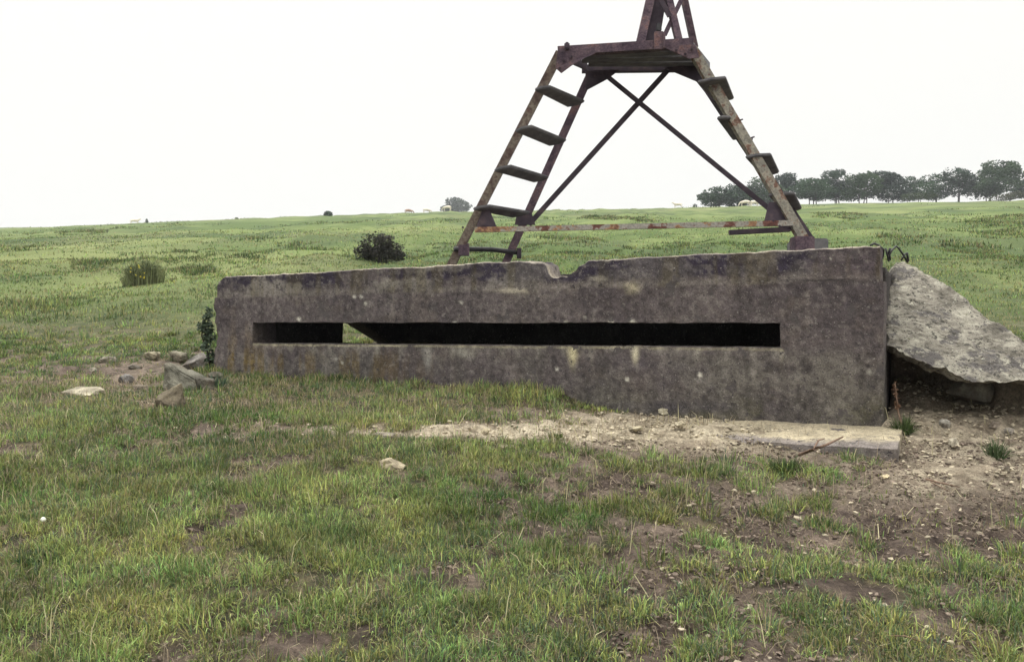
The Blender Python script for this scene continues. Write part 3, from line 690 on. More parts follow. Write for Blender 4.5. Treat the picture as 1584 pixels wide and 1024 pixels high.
def gus(pts, m=M_rust, th=.012, n=(0, -1, 0), dy=0):
    b = MB(); b.plate([P(*p)+Vector((0, dy, 0)) for p in pts], n, th); b.build('gusset', m, tw)
gus([(862, 84, 7.99), (938, 78, 7.99), (905, 92, 7.99), (884, 104, 7.99), (868, 116, 8.0), (859, 108, 8.0)], M_rust, dy=-.045)
gus([(1022, 75, 7.88), (1074, 72, 7.86), (1080, 92, 7.87), (1064, 94, 7.87)], M_rust, dy=-.045)
gus([(905, 112, 8.55), (958, 110, 8.55), (940, 124, 8.55), (906, 142, 8.55)], M_rustdark, dy=-.035)
gus([(1028, 108, 8.48), (1078, 100, 8.48), (1108, 155, 8.45), (1100, 158, 8.45), (1076, 128, 8.46)], M_rustdark, dy=-.035)
gus([(748, 322, 8.2), (756, 322, 8.2), (769, 353, 8.18), (735, 356, 8.2)], M_rustdark, dy=-.03)
gus([(800, 330, 8.68), (822, 330, 8.66), (828, 349, 8.66), (796, 349, 8.68)], M_rustdark, dy=-.04)
gus([(1192, 312, 7.68), (1208, 312, 7.68), (1232, 356, 7.64), (1184, 344, 7.66)], M_rustdark, dy=.05)
# low horizontal bar, broken rear bar, crossed braces
b = MB(); b.bar(P(735, 356, 8.18), P(1228, 345.5, 7.62), .052, .012, (0, -1, 0), 0, .02); b.bar(P(735, 358.5, 8.18), P(1228, 348, 7.62), .012, .045, (0, -1, 0), 0, -.01); b.build('cross_bar', M_bar, tw)
b = MB(); b.bar(P(1128, 360, 8.15), P(1222, 355, 8.2), .05, .05, (0, -1, 0)); b.build('cross_bar', M_rustdark, tw, .003)
b = MB(); b.bar(P(941, 120, 8.56), P(1198, 330, 8.22), .050, .012, (0, -1, 0)); b.build('cross_brace', M_rustdark, tw)
b = MB(); b.bar(P(1036, 106, 8.50), P(818, 348, 8.70), .056, .012, (0, -1, 0), 0, .016); b.build('cross_brace', M_rustdark, tw)
# treads: planks between front and rear leg
def tread(q, Y0, Y1, m=M_wood, th=.03):
    b = MB(); c_ = [P(*q[0], Y0), P(*q[1], Y0), P(*q[2], Y1), P(*q[3], Y1)]; up = Vector((0, 0, th))
    # round the plank ends: six-sided outline
    l0, l1 = c_[0].lerp(c_[1], .5), c_[3].lerp(c_[2], .5); ax = (l1-l0).normalized()*.03
    ol = [c_[0]+ax, l0-ax*.0, c_[1]+ax, c_[2]-ax, l1, c_[3]-ax]
    k = len(b.v); b.v += [p for p in ol]+[p+up for p in ol]
    b.f += [[5, 4, 3, 2, 1, 0], [6, 7, 8, 9, 10, 11]]+[[i, (i+1) % 6, (i+1) % 6+6, i+6] for i in range(6)]
    b.build('step', m, tw, .008)
tread([(824, 140), (849, 135), (907, 160), (880, 168)], 7.95, 8.48)
tread([(794, 204), (820, 196), (879, 220), (852, 228)], 8.0, 8.50)
tread([(761, 265), (788, 258), (852, 277), (828, 284)], 8.02, 8.54)
tread([(728, 325), (755, 320), (823, 331), (795, 338)], 8.08, 8.58)
tread([(1078, 128), (1122, 121), (1136, 155), (1108, 161)], 7.72, 8.50)
tread([(1108, 184), (1128, 182), (1152, 214), (1134, 219)], 7.74, 8.45)
tread([(1152, 244), (1192, 240), (1206, 269), (1180, 275)], 7.72, 8.44)
tread([(1187, 303), (1228, 300), (1241, 325), (1213, 331)], 7.70, 8.42)
for (x0, y0) in ((1143, 186), (1161, 213)):
    b = MB(); b.tube([P(x0-4, y0+2, 7.85), P(x0+6, y0-1, 7.85)], .008, 5); b.tube([P(x0+3, y0-1, 7.85), P(x0+2, y0+7, 7.85)], .006, 5)
    b.build('bracket', M_rustdark, tw)
for (bx_, by_, bY) in ((872, 94, 7.92), (884, 88, 7.92), (866, 106, 7.93), (1046, 78, 7.80), (1060, 84, 7.80), (1070, 76, 7.80), (748, 348, 8.14), (760, 350, 8.14), (990, 157, 8.42), (716, 352, 8.16),
                       (1206, 350, 7.60), (1196, 342, 7.64), (920, 118, 8.48), (932, 114, 8.48), (946, 80, 7.92), (985, 77, 7.90)):
    b = MB(); b.tube([P(bx_, by_, bY+.03), P(bx_, by_, bY-.012)], .013, 6); b.build('bolt', M_rustdark, tw)
# bottom pipe rung with brackets on the left ladder
b = MB(); b.tube([P(703, 385.5, 8.22), P(760, 386, 8.45), P(800, 391, 8.72)], .026, 10); b.build('rung', M_pipe, tw, smooth=True)
b = MB(); b.bar(P(803, 384, 8.70), P(803, 400, 8.70), .05, .06, (0, -1, 0)); b.build('bracket', M_rustdark, tw, .004)
b = MB(); b.bar(P(716, 379, 8.18), P(716, 396, 8.18), .09, .05, (0, -1, 0)); b.bar(P(724, 377, 8.16), P(724, 396, 8.16), .025, .06, (0, -1, 0)); b.build('bracket', M_rust, tw, .004)
# timber packing and steel shoe below the right leg
b = MB(); b.hexa([Vector((x_, y_, z_)) for z_ in (2.045, EYE+.90) for x_, y_ in ((P(1228, 0, 7.6).x, 7.56), (P(1258, 0, 7.6).x, 7.56), (P(1258, 0, 7.6).x, 7.72), (P(1228, 0, 7.6).x, 7.72))])
b.build('foot_plate', M_rust, tw, .006)
b = MB(); b.hexa([Vector((x_, y_, z_)) for z_ in (2.045, EYE+.925) for x_, y_ in ((P(1230, 0, 8.1).x, 7.95), (P(1273, 0, 8.1).x, 7.95), (P(1273, 0, 8.1).x, 8.35), (P(1230, 0, 8.1).x, 8.35))])
b.build('timber_block', M_wood, tw, .012)
# upper mast: tapering channel legs
def chan(p, q_, w_, m, th=.012, fl=.06, face=(0, -1, 0)):
    b = MB(); b.bar(p, q_, w_, th, face); b.bar(p, q_, th, fl, face, w_/2-th/2, -(fl/2+th/2+.0005)); b.bar(p, q_, th, fl, face, -(w_/2-th/2), -(fl/2+th/2+.0005)); b.build('mast_leg', m, tw)
def mast(px0, py0, Y0, px1, py1, Y1, w_, m, k=1.9, **kw):
    p = P(px0, py0, Y0); q_ = P(px1, py1, Y1); chan(p, p+(q_-p)*k, w_, m, **kw)
mast(991, 66, 7.98, 1006, 0, 8.04, .085, M_rust)
mast(1008, 66, 8.08, 1019, 0, 8.10, .15, M_rustdark)
mast(1051, 62, 7.98, 1036, 0, 8.04, .065, M_rust)
mast(1076, 74, 8.35, 1060, 0, 8.22, .058, M_rust)
b = MB(); b.bar(P(1028, 55, 8.02), P(1054, 0, 8.06), .045, .012); b.build('cross_brace', M_rust, tw)
b = MB(); b.bar(P(1036, 26, 7.98), P(1018, -8, 7.98), .05, .012); b.build('cross_brace', M_rustdark, tw)
b = MB(); b.bar(P(1019, 78, 7.84), P(1019, 50, 7.84), .085, .05, (0, -1, 0)); b.bar(P(1027, 76, 7.80), P(1027, 51, 7.80), .02, .06); b.build('clamp', M_rust, tw, .004)
b = MB(); b.bar(P(1019, 49, 7.93), P(1019, 38, 7.93), .05, .05); b.build('bolt', M_pipe, tw, .005)
for (x0, y0) in ((877, 72), (1060, 66)):
    b = MB(); b.bar(P(x0-4, y0, 7.93), P(x0+4, y0, 7.93), .07, .06); b.build('bolt', M_rustdark, tw, .012)

# ------------------------------------------------------------------ rocks
def rock(px_, py_, wpx, hpx, depth, colr, label, seed, flat=.0, rotz=0, name='rock', group=None):
    g = G(px_, py_); Yd = g.y; wm = wpx/F*Yd; hm = hpx/F*Yd
    r = np.random.default_rng(seed); bm = bmesh.new()
    for _ in range(16):
        v = r.normal(0, 1, 3); v /= np.abs(v).max()**.75*np.linalg.norm(v)**.25; bm.verts.new(v)
    bmesh.ops.convex_hull(bm, input=bm.verts); bmesh.ops.delete(bm, geom=[v for v in bm.verts if not v.link_faces], context='VERTS')
    bmesh.ops.triangulate(bm, faces=bm.faces)
    bmesh.ops.bevel(bm, geom=bm.edges[:], offset=.08, segments=1, affect='EDGES', clamp_overlap=True)
    bmesh.ops.triangulate(bm, faces=bm.faces)
    for _ in range(3): bmesh.ops.subdivide_edges(bm, edges=[e for e in bm.edges if e.calc_length() > .16], cuts=1, use_grid_fill=True)
    bmesh.ops.triangulate(bm, faces=bm.faces)
    bm.verts.index_update(); v = np.array([q.co[:] for q in bm.verts]); f = np.array([[q.index for q in fc.verts] for fc in bm.faces]); bm.free()
    mn, mx_ = v.min(0), v.max(0); v = (v-(mn+mx_)/2)/(mx_-mn)
    v = v+.05*np.stack([fbm(v[:, 0], v[:, 1], v[:, 2], 4, 5, seed+i) for i in range(3)], -1)
    v = v*np.array([wm, depth, hm*1.35]); a = rotz; R = np.array([[math.cos(a), -math.sin(a), 0], [math.sin(a), math.cos(a), 0], [0, 0, 1]]); v = v@R.T
    v[:, 2] += hm*.36
    c_ = np.array(colr)*.88*(1+.55*fbm(v[:, 0], v[:, 1], v[:, 2], 4, 12, seed))[:, None]
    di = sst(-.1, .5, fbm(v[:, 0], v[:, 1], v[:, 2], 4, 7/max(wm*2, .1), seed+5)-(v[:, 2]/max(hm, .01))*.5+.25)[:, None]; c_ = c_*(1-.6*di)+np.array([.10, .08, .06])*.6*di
    o_ = mk(name, v, [f], M_rock, None, np.clip(c_, .02, 1), smooth=False); o_.location = (g.x, g.y+depth*.4, g.z)
    return tag(o_, label, 'rock', group)
PALE = (.33, .30, .235); GREY = (.17, .155, .12); DK = (.11, .10, .085)
rock(280, 606, 70, 44, .42, (.21, .20, .16), 'largest flat topped grey boulder at the left end of the bunker', 5)
rock(258, 634, 44, 38, .25, (.17, .145, .10), 'tilted brown jagged rock in front of the largest boulder', 11)
rock(296, 572, 40, 24, .3, (.18, .165, .15), 'rubble lump behind the largest boulder beside the bunker corner', 12)
rock(272, 562, 30, 17, .2, (.22, .20, .15), 'small pale lump at the back of the boulder heap', 13)
rock(232, 557, 26, 12, .2, (.38, .34, .24), 'cream stone behind and left of the boulder heap', 14)
rock(120, 615, 58, 14, .22, (.40, .36, .27), 'long flat cream stone lying in the grass at far left', 15)
rock(139, 577, 15, 8, .10, PALE, 'small cream stone left of the boulder heap in thin grass', 16)
rock(165, 562, 28, 10, .2, (.24, .22, .17), 'greyish half buried stone at the edge of the dry grass', 17)
rock(190, 592, 24, 12, .16, (.22, .21, .20), 'bluish grey rounded stone between flat stone and boulders', 18)
rock(224, 639, 36, 14, .16, (.20, .15, .10), 'low brown stone at the foot of the tilted jagged rock', 19)
rock(605, 730, 42, 16, .15, (.50, .43, .30), 'flat cream stone lying alone in the grass before the bunker', 20)
rock(592, 680, 32, 10, .14, (.27, .24, .19), 'buff flat stone in the bare strip behind the lone cream stone', 21)
rock(751, 671, 15, 7, .07, (.45, .39, .27), 'small cream stone in the bare strip left of the gravel', 22)
rock(784, 696, 26, 5, .05, (.55, .48, .34), 'thin pale sliver of stone below the bare strip', 23)
rock(1032, 641, 26, 11, .12, (.34, .31, .23), 'pale lump of rubble against the foot of the wall', 24)
rock(1053, 661, 15, 9, .07, (.50, .44, .32), 'round cream pebble on the gravel below the rubble lump', 25)
rock(985, 668, 22, 7, .09, (.42, .37, .26), 'flat buff pebble in the middle of the gravel', 26)
rock(1371, 740, 12, 6, .05, (.60, .50, .33), 'bright yellowish pebble just below the footing corner', 27)
rock(1465, 661, 15, 11, .07, (.30, .28, .24), 'pale pebble on the dirt under the fallen slab', 28)
rock(1479, 690, 15, 11, .07, (.40, .36, .28), 'buff pebble left of the spiky grass tuft on the dirt', 29)
rock(1543, 664, 18, 9, .08, (.24, .20, .16), 'brownish flat stone on the dirt below the slab', 30)
rock(1564, 672, 12, 8, .06, (.30, .27, .23), 'small grey stone at the right edge below the slab', 31)
rock(1559, 733, 14, 9, .06, (.34, .30, .24), 'oval grey pebble below the spiky grass tuft', 32)
rock(312, 606, 26, 22, .2, (.12, .11, .09), 'dark lump between the largest boulder and the bunker corner', 41)
rock(213, 606, 22, 9, .14, (.26, .22, .17), 'low buff stone just left of the largest boulder', 42)
rock(205, 572, 20, 8, .14, (.20, .18, .15), 'flat grey stone in the rubble behind the low buff stone', 43)
rock(330, 590, 20, 14, .15, (.15, .14, .11), 'small stone tucked against the bunker wall below the ivy', 44)
rk = rock(1497, 622, 60, 36, .22, (.15, .14, .115), 'wedge shaped rock jammed under the fallen slab', 33); rk.location = (3.66, 6.36, 1.02)
# ------------------------------------------------------------------ leaf clouds
def leafcloud(blobs, n, size, cols, shell=.5, aspect=.7, flatz=0):
    """blobs: (x,y,z,rx,ry,rz)"""
    B = np.array(blobs, float); wgt = (B[:, 3]*B[:, 5]); wgt = wgt/wgt.sum(); k = rng.choice(len(B), n, p=wgt)
    d_ = rng.normal(0, 1, (n, 3)); d_ /= np.linalg.norm(d_, axis=1)[:, None]; r = rng.uniform(shell**3, 1, n)**(1/3)
    jit = 1+.22*fbm(d_[:, 0], d_[:, 1], d_[:, 2]+k, 3, 2.3, 7)
    p = B[k, :3]+d_*B[k, 3:6]*(r*jit)[:, None]
    # open gaps
    keep = fbm(p[:, 0], p[:, 1], p[:, 2], 3, 1.3/max(B[:, 3].mean(), .05), 9) > (-.43 if n > 60 else -9)
    p = p[keep]; n = len(p)
    a = rng.normal(0, 1, (n, 3)); a[:, 2] *= .5; a /= np.linalg.norm(a, axis=1)[:, None]; b = np.cross(a, rng.normal(0, 1, (n, 3))); b /= np.linalg.norm(b, axis=1)[:, None]
    s_ = size*rng.uniform(.5, 1.4, n)[:, None]
    V = np.stack([p-a*s_*.5, p+b*s_*aspect*.4, p+a*s_*.5, p-b*s_*aspect*.4], 1).reshape(-1, 3)
    c1, c2 = np.array(cols[0]), np.array(cols[1]); f = np.clip(.5+.6*fbm(p[:, 0], p[:, 1], p[:, 2], 3, .9/max(B[:, 3].mean(), .05), 14)+rng.normal(0, .18, n), 0, 1)[:, None]
    return V, (np.arange(n)*4)[:, None]+np.array([[0, 1, 2, 3]]), np.repeat(c1*(1-f)+c2*f, 4, 0)
def tree(base, blobs, label, n=2600, leaf=.52, cols=((.010, .026, .014), (.046, .092, .040)), group=None, name='tree', trunks=None, tr=.22):
    e_ = empty(name, base, label, 'tree' if name == 'tree' else 'bush', group)
    v_, q_, c_ = leafcloud(blobs, n, leaf, cols); mk('crown' if name == 'tree' else 'foliage', v_, [q_], M_leaf, e_, c_, smooth=False)
    b = MB(); base = Vector(base)
    lo = min(q[2]-q[5]*.3 for q in blobs)
    for i in range(trunks if trunks is not None else 2):
        bx = base+Vector((random.uniform(-.35, .35)*(i > 0)*blobs[0][3], random.uniform(-.4, .4), -.3)); 
        fork = Vector((bx.x+random.uniform(-.5, .5)*tr*4, bx.y, base.z+(lo-base.z)*.6+.2))
        b.tube([bx, bx.lerp(fork, .5)+Vector((random.uniform(-.1, .1), 0, 0))*tr*4, fork], [tr*1.2, tr, tr*.85], 7)
        for q in blobs:
            tgt = Vector(q[:3])+Vector((random.uniform(-.3, .3)*q[3], 0, q[5]*.4)); mid = fork.lerp(tgt, .5)+Vector((random.uniform(-.3, .3), 0, .3))*tr*3
            b.tube([fork, mid, tgt], [tr*.7, tr*.4, tr*.12], 5)
    b.build('trunk' if name == 'tree' else 'stem', M_bark, e_, smooth=True)
    return e_
_tc = [((.010, .026, .014), (.048, .098, .042)), ((.012, .024, .016), (.040, .080, .044)), ((.014, .032, .014), (.062, .112, .044)), ((.010, .022, .016), (.036, .068, .042))]
_ti = [0]
def itree(Yd, pb, bl, label, **kw):
    """pb: base pixel column; bl: blobs as pixels (px,py,rx,ry)"""
    x = (pb-792)/F*Yd; z = float(gz(np.array([x]), np.array([Yd]))[0]); k = Yd/F
    B = []; grow = kw.get('group') == GT; grow_ = 1.22 if grow else 1.0
    if grow: kw['cols'] = _tc[_ti[0] % 4]; _ti[0] += 1
    if grow: kw['n'] = int(kw.get('n', 2600)*2.3); kw['trunks'] = random.choice((2, 3, 3)); kw['tr'] = .13
    for (a, b_, rx, ry) in bl:
        p = P(a, b_+(2.5 if grow else 0), Yd+random.uniform(-1, 1)*rx*k*.5); B.append((p.x, p.y, p.z, rx*k*grow_, rx*k*.9*grow_, ry*k*grow_))
    return tree((x, Yd, z), B, label, **kw)
GT = 'trees along the crest of the field'
itree(205, 1112, [(1096, 303, 15, 6), (1110, 299, 18, 9), (1124, 303, 16, 8), (1104, 311, 16, 5)], 'leftmost low domed tree of the row on the crest', group=GT, n=2400)
itree(209, 1150, [(1140, 296, 17, 11), (1158, 297, 18, 9), (1150, 305, 28, 8), (1138, 312, 14, 5)], 'second tree of the crest row, rounded, just right of the leftmost', group=GT, n=2800)
itree(207, 1184, [(1176, 286, 18, 11), (1190, 294, 20, 11), (1178, 303, 26, 8), (1196, 311, 16, 5)], 'crest tree seen behind the tower brace above the pale cattle', group=GT, n=2800, cols=((.025, .040, .022), (.06, .088, .042)))
itree(212, 1222, [(1217, 272, 15, 6), (1206, 281, 18, 8), (1226, 283, 16, 6), (1214, 296, 26, 10)], 'thin layered crest tree rising just left of the lowest right tower step', group=GT, n=2300)
itree(206, 1258, [(1256, 283, 20, 8), (1244, 294, 20, 9), (1268, 296, 22, 10)], 'low flat topped crest tree right of the tower leg', group=GT, n=2800)
itree(210, 1292, [(1291, 274, 18, 10), (1284, 289, 22, 10), (1300, 296, 22, 10), (1296, 266, 10, 5)], 'dark square topped crest tree in the middle of the row', group=GT, n=3000, cols=((.018, .028, .018), (.045, .066, .034)))
itree(206, 1335, [(1326, 277, 16, 9), (1344, 277, 16, 8), (1334, 291, 28, 10), (1322, 300, 18, 7), (1340, 268, 9, 5)], 'broad crest tree right of the dark square topped one', group=GT, n=3200)
itree(209, 1374, [(1366, 273, 17, 9), (1382, 280, 15, 10), (1376, 295, 26, 11)], 'rounded crest tree at the end of the closed canopy', group=GT, n=3000)
itree(211, 1449, [(1413, 279, 13, 7), (1440, 275, 17, 6), (1432, 289, 24, 7), (1448, 300, 15, 6), (1404, 299, 14, 9)], 'leaning layered crest tree with gaps, left of the airy one', group=GT, n=2600)
itree(206, 1484, [(1478, 270, 17, 11), (1492, 276, 16, 10), (1480, 289, 19, 10)], 'airy pale leafed crest tree left of the tallest', group=GT, n=2300, cols=((.03, .045, .028), (.07, .095, .052)))
itree(208, 1532, [(1547, 257, 22, 9), (1564, 266, 14, 12), (1534, 269, 17, 11), (1540, 284, 32, 10), (1520, 292, 24, 10)], 'tallest crest tree, wide crowned, near the right edge', group=GT, n=4200, leaf=.6)
itree(214, 1592, [(1588, 292, 20, 10), (1600, 284, 20, 12)], 'crest tree cut off by the right edge of the photo', group=GT, n=2200)
GB = 'bushes under the crest trees'
itree(204, 1424, [(1412, 305, 18, 6), (1432, 303, 15, 6)], 'low green bush beneath the leaning layered crest tree', name='bush', group=GB, n=1500, leaf=.45, trunks=2, tr=.08, cols=((.03, .05, .022), (.07, .10, .04)))
itree(203, 1560, [(1552, 306, 22, 5), (1574, 303, 18, 6)], 'low yellowish bush beneath the tallest crest tree', name='bush', group=GB, n=1500, leaf=.45, trunks=2, tr=.08, cols=((.045, .05, .03), (.10, .11, .055)))
itree(203, 1075, [(1075, 319, 3.5, 3)], 'tiny bush standing left of the first crest tree', name='bush', group=GB, n=200, leaf=.3, trunks=1, tr=.04)
itree(480, 706, [(703, 313, 14, 8), (714, 319, 15, 8), (690, 323, 9, 5), (707, 325, 20, 6)], 'lone hazy blue green tree on the skyline left of the tower', n=3600, leaf=1.2, trunks=2, tr=.5, cols=((.035, .05, .04), (.07, .09, .06)))
GS = 'small bushes on the skyline'
itree(196, 508, [(508, 332, 6.5, 5)], 'small dark round bush on the skyline left of the large dark bush', name='bush', group=GS, n=900, leaf=.4, trunks=1, tr=.05)
itree(197, 366, [(366, 338.5, 2.5, 2.2)], 'tiny dark bush on the skyline between the leftmost cow and the round bush', name='bush', group=GS, n=160, leaf=.3, trunks=1, tr=.05)
itree(197, 227, [(227, 342.5, 2.2, 3.5)], 'tiny pointed bush on the skyline just right of the pale cow', name='bush', group=GS, n=160, leaf=.3, trunks=1, tr=.05)
# near bushes
g = G(588, 405); k = g.y/F
B = [(g.x+dx*k, g.y+dy, g.z+dz*k, rx*k, rx*k, rz*k) for dx, dy, dz, rx, rz in ((-6, 0, 24, 26, 20), (-24, .1, 14, 18, 14), (18, -.1, 16, 20, 15), (0, .2, 14, 32, 14), (6, 0, 34, 16, 10), (28, 0, 8, 14, 8))]
tree(g, B, 'dark purplish round bush in the field behind the left half of the bunker', n=5200, leaf=.085, name='bush', trunks=5, tr=.02, cols=((.018, .020, .014), (.075, .065, .055)))
# spiky broom bush with yellow flowers
g = G(222, 440); k = g.y/F
e_ = empty('bush', g, 'loose upright green broom bush with yellow flowers in the left field', 'bush')
n = 450; an = rng.uniform(0, 2*np.pi, n); r = np.sqrt(rng.uniform(0, 1, n))*.48; x = g.x+np.cos(an)*r*1.15; y = g.y+np.sin(an)*r*.7
pa = blades(x, y, rng.uniform(.35, .85, n)*(1.2-.9*r), .016, np.array([.16, .18, .085])*rng.uniform(.5, 1.5, (n, 1)), .28, dirn=an, curl=.25)
mk('stems', pa[0], [pa[1], pa[2]], M_leaf, e_, pa[3], smooth=False)
v_, q_, c_ = leafcloud([(g.x, g.y, g.z+.28, .50, .35, .27), (g.x+.2, g.y, g.z+.38, .28, .3, .22), (g.x-.25, g.y, g.z+.35, .22, .3, .2), (g.x+.05, g.y, g.z+.5, .2, .2, .16)], 3000, .045, ((.05, .065, .028), (.17, .20, .085))); mk('foliage', v_, [q_], M_leaf, e_, c_, smooth=False)
for _ in range(9):
    v_, q_, c_ = leafcloud([(g.x+random.uniform(-.35, .5), g.y-.42, g.z+random.uniform(.12, .5), .02, .02, .02)], 7, .04, ((.6, .5, .04), (.7, .6, .08))); mk('flower', v_, [q_], M_leaf, e_, c_, smooth=False)
# ivy at the left corner of the bunker
cpt = W(np.array([-.08]), np.array([.12]), np.array([0]))[0]
e_ = empty('ivy', (cpt[0], cpt[1], 1.0), 'dark ivy climbing the left end corner of the bunker', 'climbing plant')
B = [(P(321+dx*.8, py_+6, 9.5).x, 9.5+dy, P(0, py_, 9.5).z, r*9.5/F, .12, r2*9.5/F) for dx, py_, r, r2, dy in ((-3, 506, 12, 11, 0), (3, 522, 9, 9, 0), (-2, 536, 8, 9, 0), (6, 552, 7, 12, 0), (7, 572, 6, 10, 0), (9, 590, 12, 7, -.05), (-6, 598, 14, 5, -.05), (-1, 490, 7, 6, 0), (4, 480, 4, 4, 0))]
v_, q_, c_ = leafcloud(B, 900, .055, ((.025, .040, .022), (.11, .15, .10)), shell=.1); mk('leaves', v_, [q_], M_leaf, e_, c_, smooth=False)
b = MB(); b.tube([P(328, 598, 9.45), P(324, 560, 9.5), P(318, 530, 9.5), P(317, 500, 9.5)], [.02, .015, .012, .006], 6); b.tube([P(326, 560, 9.5), P(312, 520, 9.5), P(314, 495, 9.5)], .008, 6); b.build('stem', M_bark, e_, smooth=True)
# weeds and tufts
def weed(px_, py_, n, ln, rad, c0, label, wd=.005, name='grass_tuft', lean=.95, dock=False, cat='weed'):
    g = G(px_, py_); e_ = empty(name, g, label, cat)
    an = rng.uniform(0, 2*np.pi, n); r = rad*np.sqrt(rng.uniform(0, 1, n)); pa = blades(g.x+np.cos(an)*r, g.y+np.sin(an)*r*.8, ln*rng.uniform(.5, 1.15, n), np.full(n, wd), np.array(c0)*rng.uniform(.5, 1.5, (n, 1)), lean, dirn=an)
    mk('blades', pa[0], [pa[1], pa[2]], M_grass, e_, pa[3], smooth=False); return e_, g
e_, g = weed(1398, 668, 170, .12, .06, (.065, .095, .032), 'dark green weed with a rusty seed stalk at the right foot of the bunker', .008)
b = MB(); b.tube([g, g+Vector((-.03, .02, .14)), g+Vector((-.05, .03, .36))], [.006, .005, .003], 6); b.build('stalk', M_twig, e_)
v_, q_, c_ = leafcloud([(g.x-.035, g.y+.025, g.z+.2, .02, .02, .05), (g.x-.05, g.y+.03, g.z+.31, .02, .02, .07)], 130, .022, ((.10, .055, .035), (.20, .11, .06))); mk('seeds', v_, [q_], M_leaf, e_, c_, smooth=False)
weed(1541, 707, 150, .13, .05, (.065, .095, .042), 'spiky dark grass tuft alone on the dirt below the slab', .006, lean=.8)
weed(1216, 728, 260, .09, .09, (.06, .095, .03), 'grass tuft below the footing left of the stick', .005, cat='grass tuft')
weed(330, 600, 200, .16, .12, (.055, .085, .055), 'bluish weeds at the foot of the bunker corner below the ivy', .008)
weed(66, 870, 140, .05, .10, (.035, .07, .025), 'low clover patch with one white flower at lower left', .009, name='clover', cat='clover')
g = G(67, 822)
bm = bmesh.new(); bmesh.ops.create_icosphere(bm, subdivisions=2, radius=.012)
me = bpy.data.meshes.new('flower_head'); 
for v in bm.verts: v.co *= random.uniform(.85, 1.15)
bm.to_mesh(me); bm.free()
M_fl = rampmat('white_petals', [(.3, (.6, .62, .5)), (.7, (.8, .8, .72))], 60)
me.materials.append(M_fl); e_ = empty('clover_flower', g, 'single white clover flower in the grass at lower left', 'flower')
o_ = bpy.data.objects.new('flower_head', me); o_.location = (0, 0, .055); C.objects.link(o_); o_.parent = e_
b = MB(); b.tube([g, g+Vector((.003, 0, .05))], .0018, 5); b.build('stem', M_leaf if False else M_twig, e_)
# sticks
def stick(pts, r, label, fork=None):
    g0 = [G(*p[:2])+Vector((0, 0, p[2])) for p in pts]; b = MB(); b.tube(g0, [r*(1-.5*i/(len(g0)-1)) for i in range(len(g0))], 7)
    if fork: f_ = [G(*p[:2])+Vector((0, 0, p[2])) for p in fork]; b.tube(f_, [r*.6]*(len(f_)-1)+[r*.25], 6)
    o_ = b.build('stick', M_twig, None, smooth=True); return tag(o_, label, 'stick')
def FT(px_, py_, zo=0):      # on top of the footing
    z_ = .80; Y_ = (EYE-z_)/((py_-512)/F); return P(px_, py_, Y_)+Vector((0, 0, zo))
b = MB(); g0 = [G(1236, 712)+Vector((0, 0, .03)), FT(1258, 703, .03), FT(1280, 692, .02), FT(1304, 680, .02)]
b.tube(g0, [.010, .010, .008, .005], 7); b.tube([g0[1], FT(1266, 693, .05), FT(1276, 690, .05)], [.006, .005, .003], 6)
tag(b.build('stick', M_twig, None, smooth=True), 'reddish brown forked stick lying across the concrete footing', 'stick')
stick([(1432, 744, .012), (1452, 750, .015), (1485, 757, .012)], .006, 'dead twig lying on the dirt below the footing corner', [(1440, 750, .012), (1470, 764, .01)])
stick([(1375, 995, .02), (1400, 1000, .03), (1428, 1003, .02)], .0035, 'thin pale twig in the tufts at lower right')
stick([(1150, 716, .012), (1175, 722, .014), (1195, 730, .012)], .006, 'dark broken twig in the grass left of the footing')
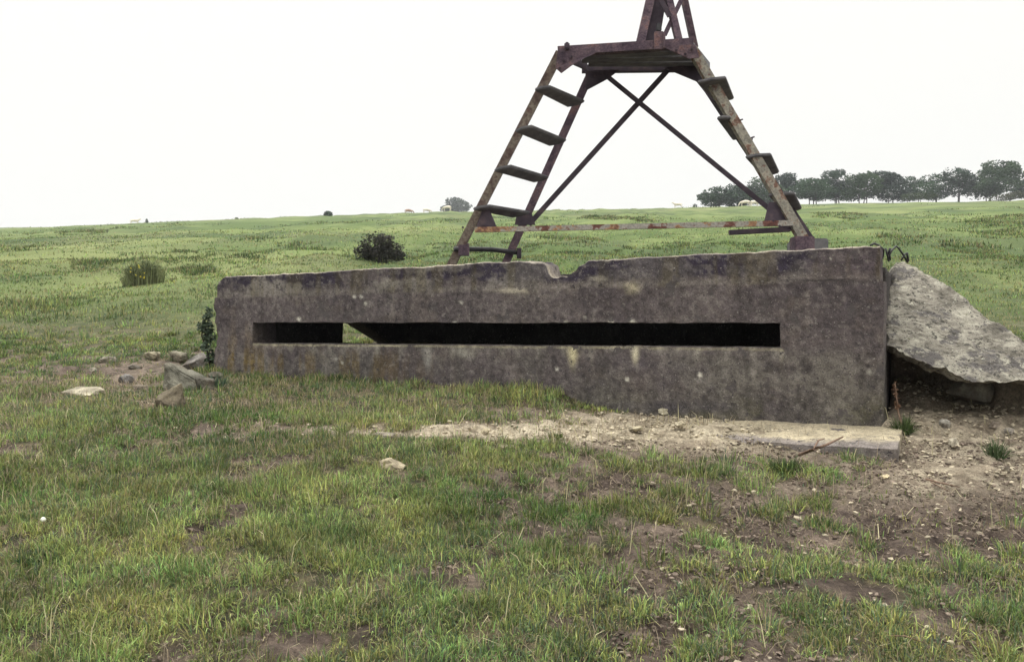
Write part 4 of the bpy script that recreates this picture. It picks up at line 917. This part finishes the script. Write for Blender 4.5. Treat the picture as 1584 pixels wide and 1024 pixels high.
# ------------------------------------------------------------------ cattle
def cow_mesh(graze):
    me = bpy.data.meshes.new('cow')
    # x forward; metres
    V = {'pel': (-.75, 0, 1.15, .30), 'mid': (0, 0, 1.08, .36), 'sho': (.62, 0, 1.15, .30), 'rump': (-1.0, 0, 1.15, .20)}
    if graze: V.update({'nk': (1.0, 0, .95, .17), 'hd': (1.28, 0, .42, .12), 'mz': (1.36, 0, .16, .085)})
    else: V.update({'nk': (.98, 0, 1.36, .17), 'hd': (1.22, 0, 1.50, .13), 'mz': (1.50, 0, 1.36, .085)})
    E = [('pel', 'mid'), ('mid', 'sho'), ('pel', 'rump'), ('sho', 'nk'), ('nk', 'hd'), ('hd', 'mz')]
    for s_ in (-1, 1):
        n_ = 'L' if s_ < 0 else 'R'
        V['f1'+n_] = (.60, .2*s_, .82, .13); V['f2'+n_] = (.62, .2*s_, .45, .07); V['f3'+n_] = (.62+.06*s_, .2*s_, .04, .06)
        V['h1'+n_] = (-.82, .2*s_, .85, .16); V['h2'+n_] = (-.98, .2*s_, .50, .075); V['h3'+n_] = (-.92+.08*s_, .2*s_, .04, .06)
        V['e'+n_] = (V['hd'][0]-.02, .2*s_, V['hd'][2]+.08, .03)
        E += [('sho', 'f1'+n_), ('f1'+n_, 'f2'+n_), ('f2'+n_, 'f3'+n_), ('pel', 'h1'+n_), ('h1'+n_, 'h2'+n_), ('h2'+n_, 'h3'+n_), ('hd', 'e'+n_)]
    V['t1'] = (-1.18, 0, 1.05, .035); V['t2'] = (-1.2, 0, .55, .04); E += [('rump', 't1'), ('t1', 't2')]
    ks = list(V); me.from_pydata([V[k][:3] for k in ks], [(ks.index(a), ks.index(b)) for a, b in E], []); 
    o_ = bpy.data.objects.new('cow', me); C.objects.link(o_)
    sk = o_.modifiers.new('skin', 'SKIN'); sv = me.skin_vertices[0].data
    for i, k in enumerate(ks): sv[i].radius = (V[k][3], V[k][3]*(1.15 if k in ('pel', 'mid', 'sho') else 1)); sv[i].use_root = (i == 0)
    sb = o_.modifiers.new('sub', 'SUBSURF'); sb.levels = 1; sb.render_levels = 1
    dg = bpy.context.evaluated_depsgraph_get(); m2 = bpy.data.meshes.new_from_object(o_.evaluated_get(dg)); bpy.data.objects.remove(o_)
    for p in m2.polygons: p.use_smooth = True
    return m2
CM = {False: cow_mesh(False), True: cow_mesh(True)}
def cow(px_, Yd, sink, face, graze, m, label, group='cattle on the skyline', sc=1.0):
    me = CM[graze].copy(); me.materials.clear(); me.materials.append(m)
    o_ = bpy.data.objects.new('cow', me); C.objects.link(o_); x = (px_-792)/F*Yd
    o_.location = (x, Yd, float(gz(np.array([x]), np.array([Yd]))[0])-sink); o_.rotation_euler = (0, 0, face); o_.scale = (sc,)*3
    return tag(o_, label, 'cow', group)
cow(209, 203, .1, .25, False, M_cow_w, 'cream cow on the skyline at far left with its head up')
cow(633, 206, .0, .15, True, M_cow_b, 'reddish cow grazing on the skyline between the round bush and the tower')
cow(661, 208, .1, .5, True, M_cow_w, 'pale cow grazing just right of the reddish cow')
cow(691, 199, 0, math.pi-.2, True, M_cow_w, 'white cow grazing in front of the lone hazy tree')
cow(1048, 199, 0, math.pi-.1, False, M_cow_w, 'pale cow walking left on the skyline between the tower braces')
cow(1152, 176, 0, math.pi-.15, True, M_cow_w, 'left one of two cream cows under the crest trees behind the tower brace')
cow(1168, 172, 0, .3, False, M_cow_w, 'right one of two cream cows under the crest trees behind the tower brace')
# ------------------------------------------------------------------ haze
hm, hn, hb = mat('haze_air'); hn.nodes.remove(hb); pv = hn.nodes.new('ShaderNodeVolumePrincipled')
pv.inputs['Color'].default_value = (.90, .94, 1, 1); pv.inputs['Density'].default_value = .00036; pv.inputs['Anisotropy'].default_value = .2
hn.links.new(pv.outputs[0], hn.nodes['Material Output'].inputs['Volume'])
zmin = float(Z.min())-1; b = MB()
b.hexa([(-1100, -90, zmin), (1100, -90, zmin), (1100, 1100, zmin), (-1100, 1100, zmin), (-1100, -90, 125), (1100, -90, 125), (1100, 1100, 125), (-1100, 1100, 125)])
tag(b.build('haze', hm), 'thin pale haze over the pasture', 'haze', kind='stuff')
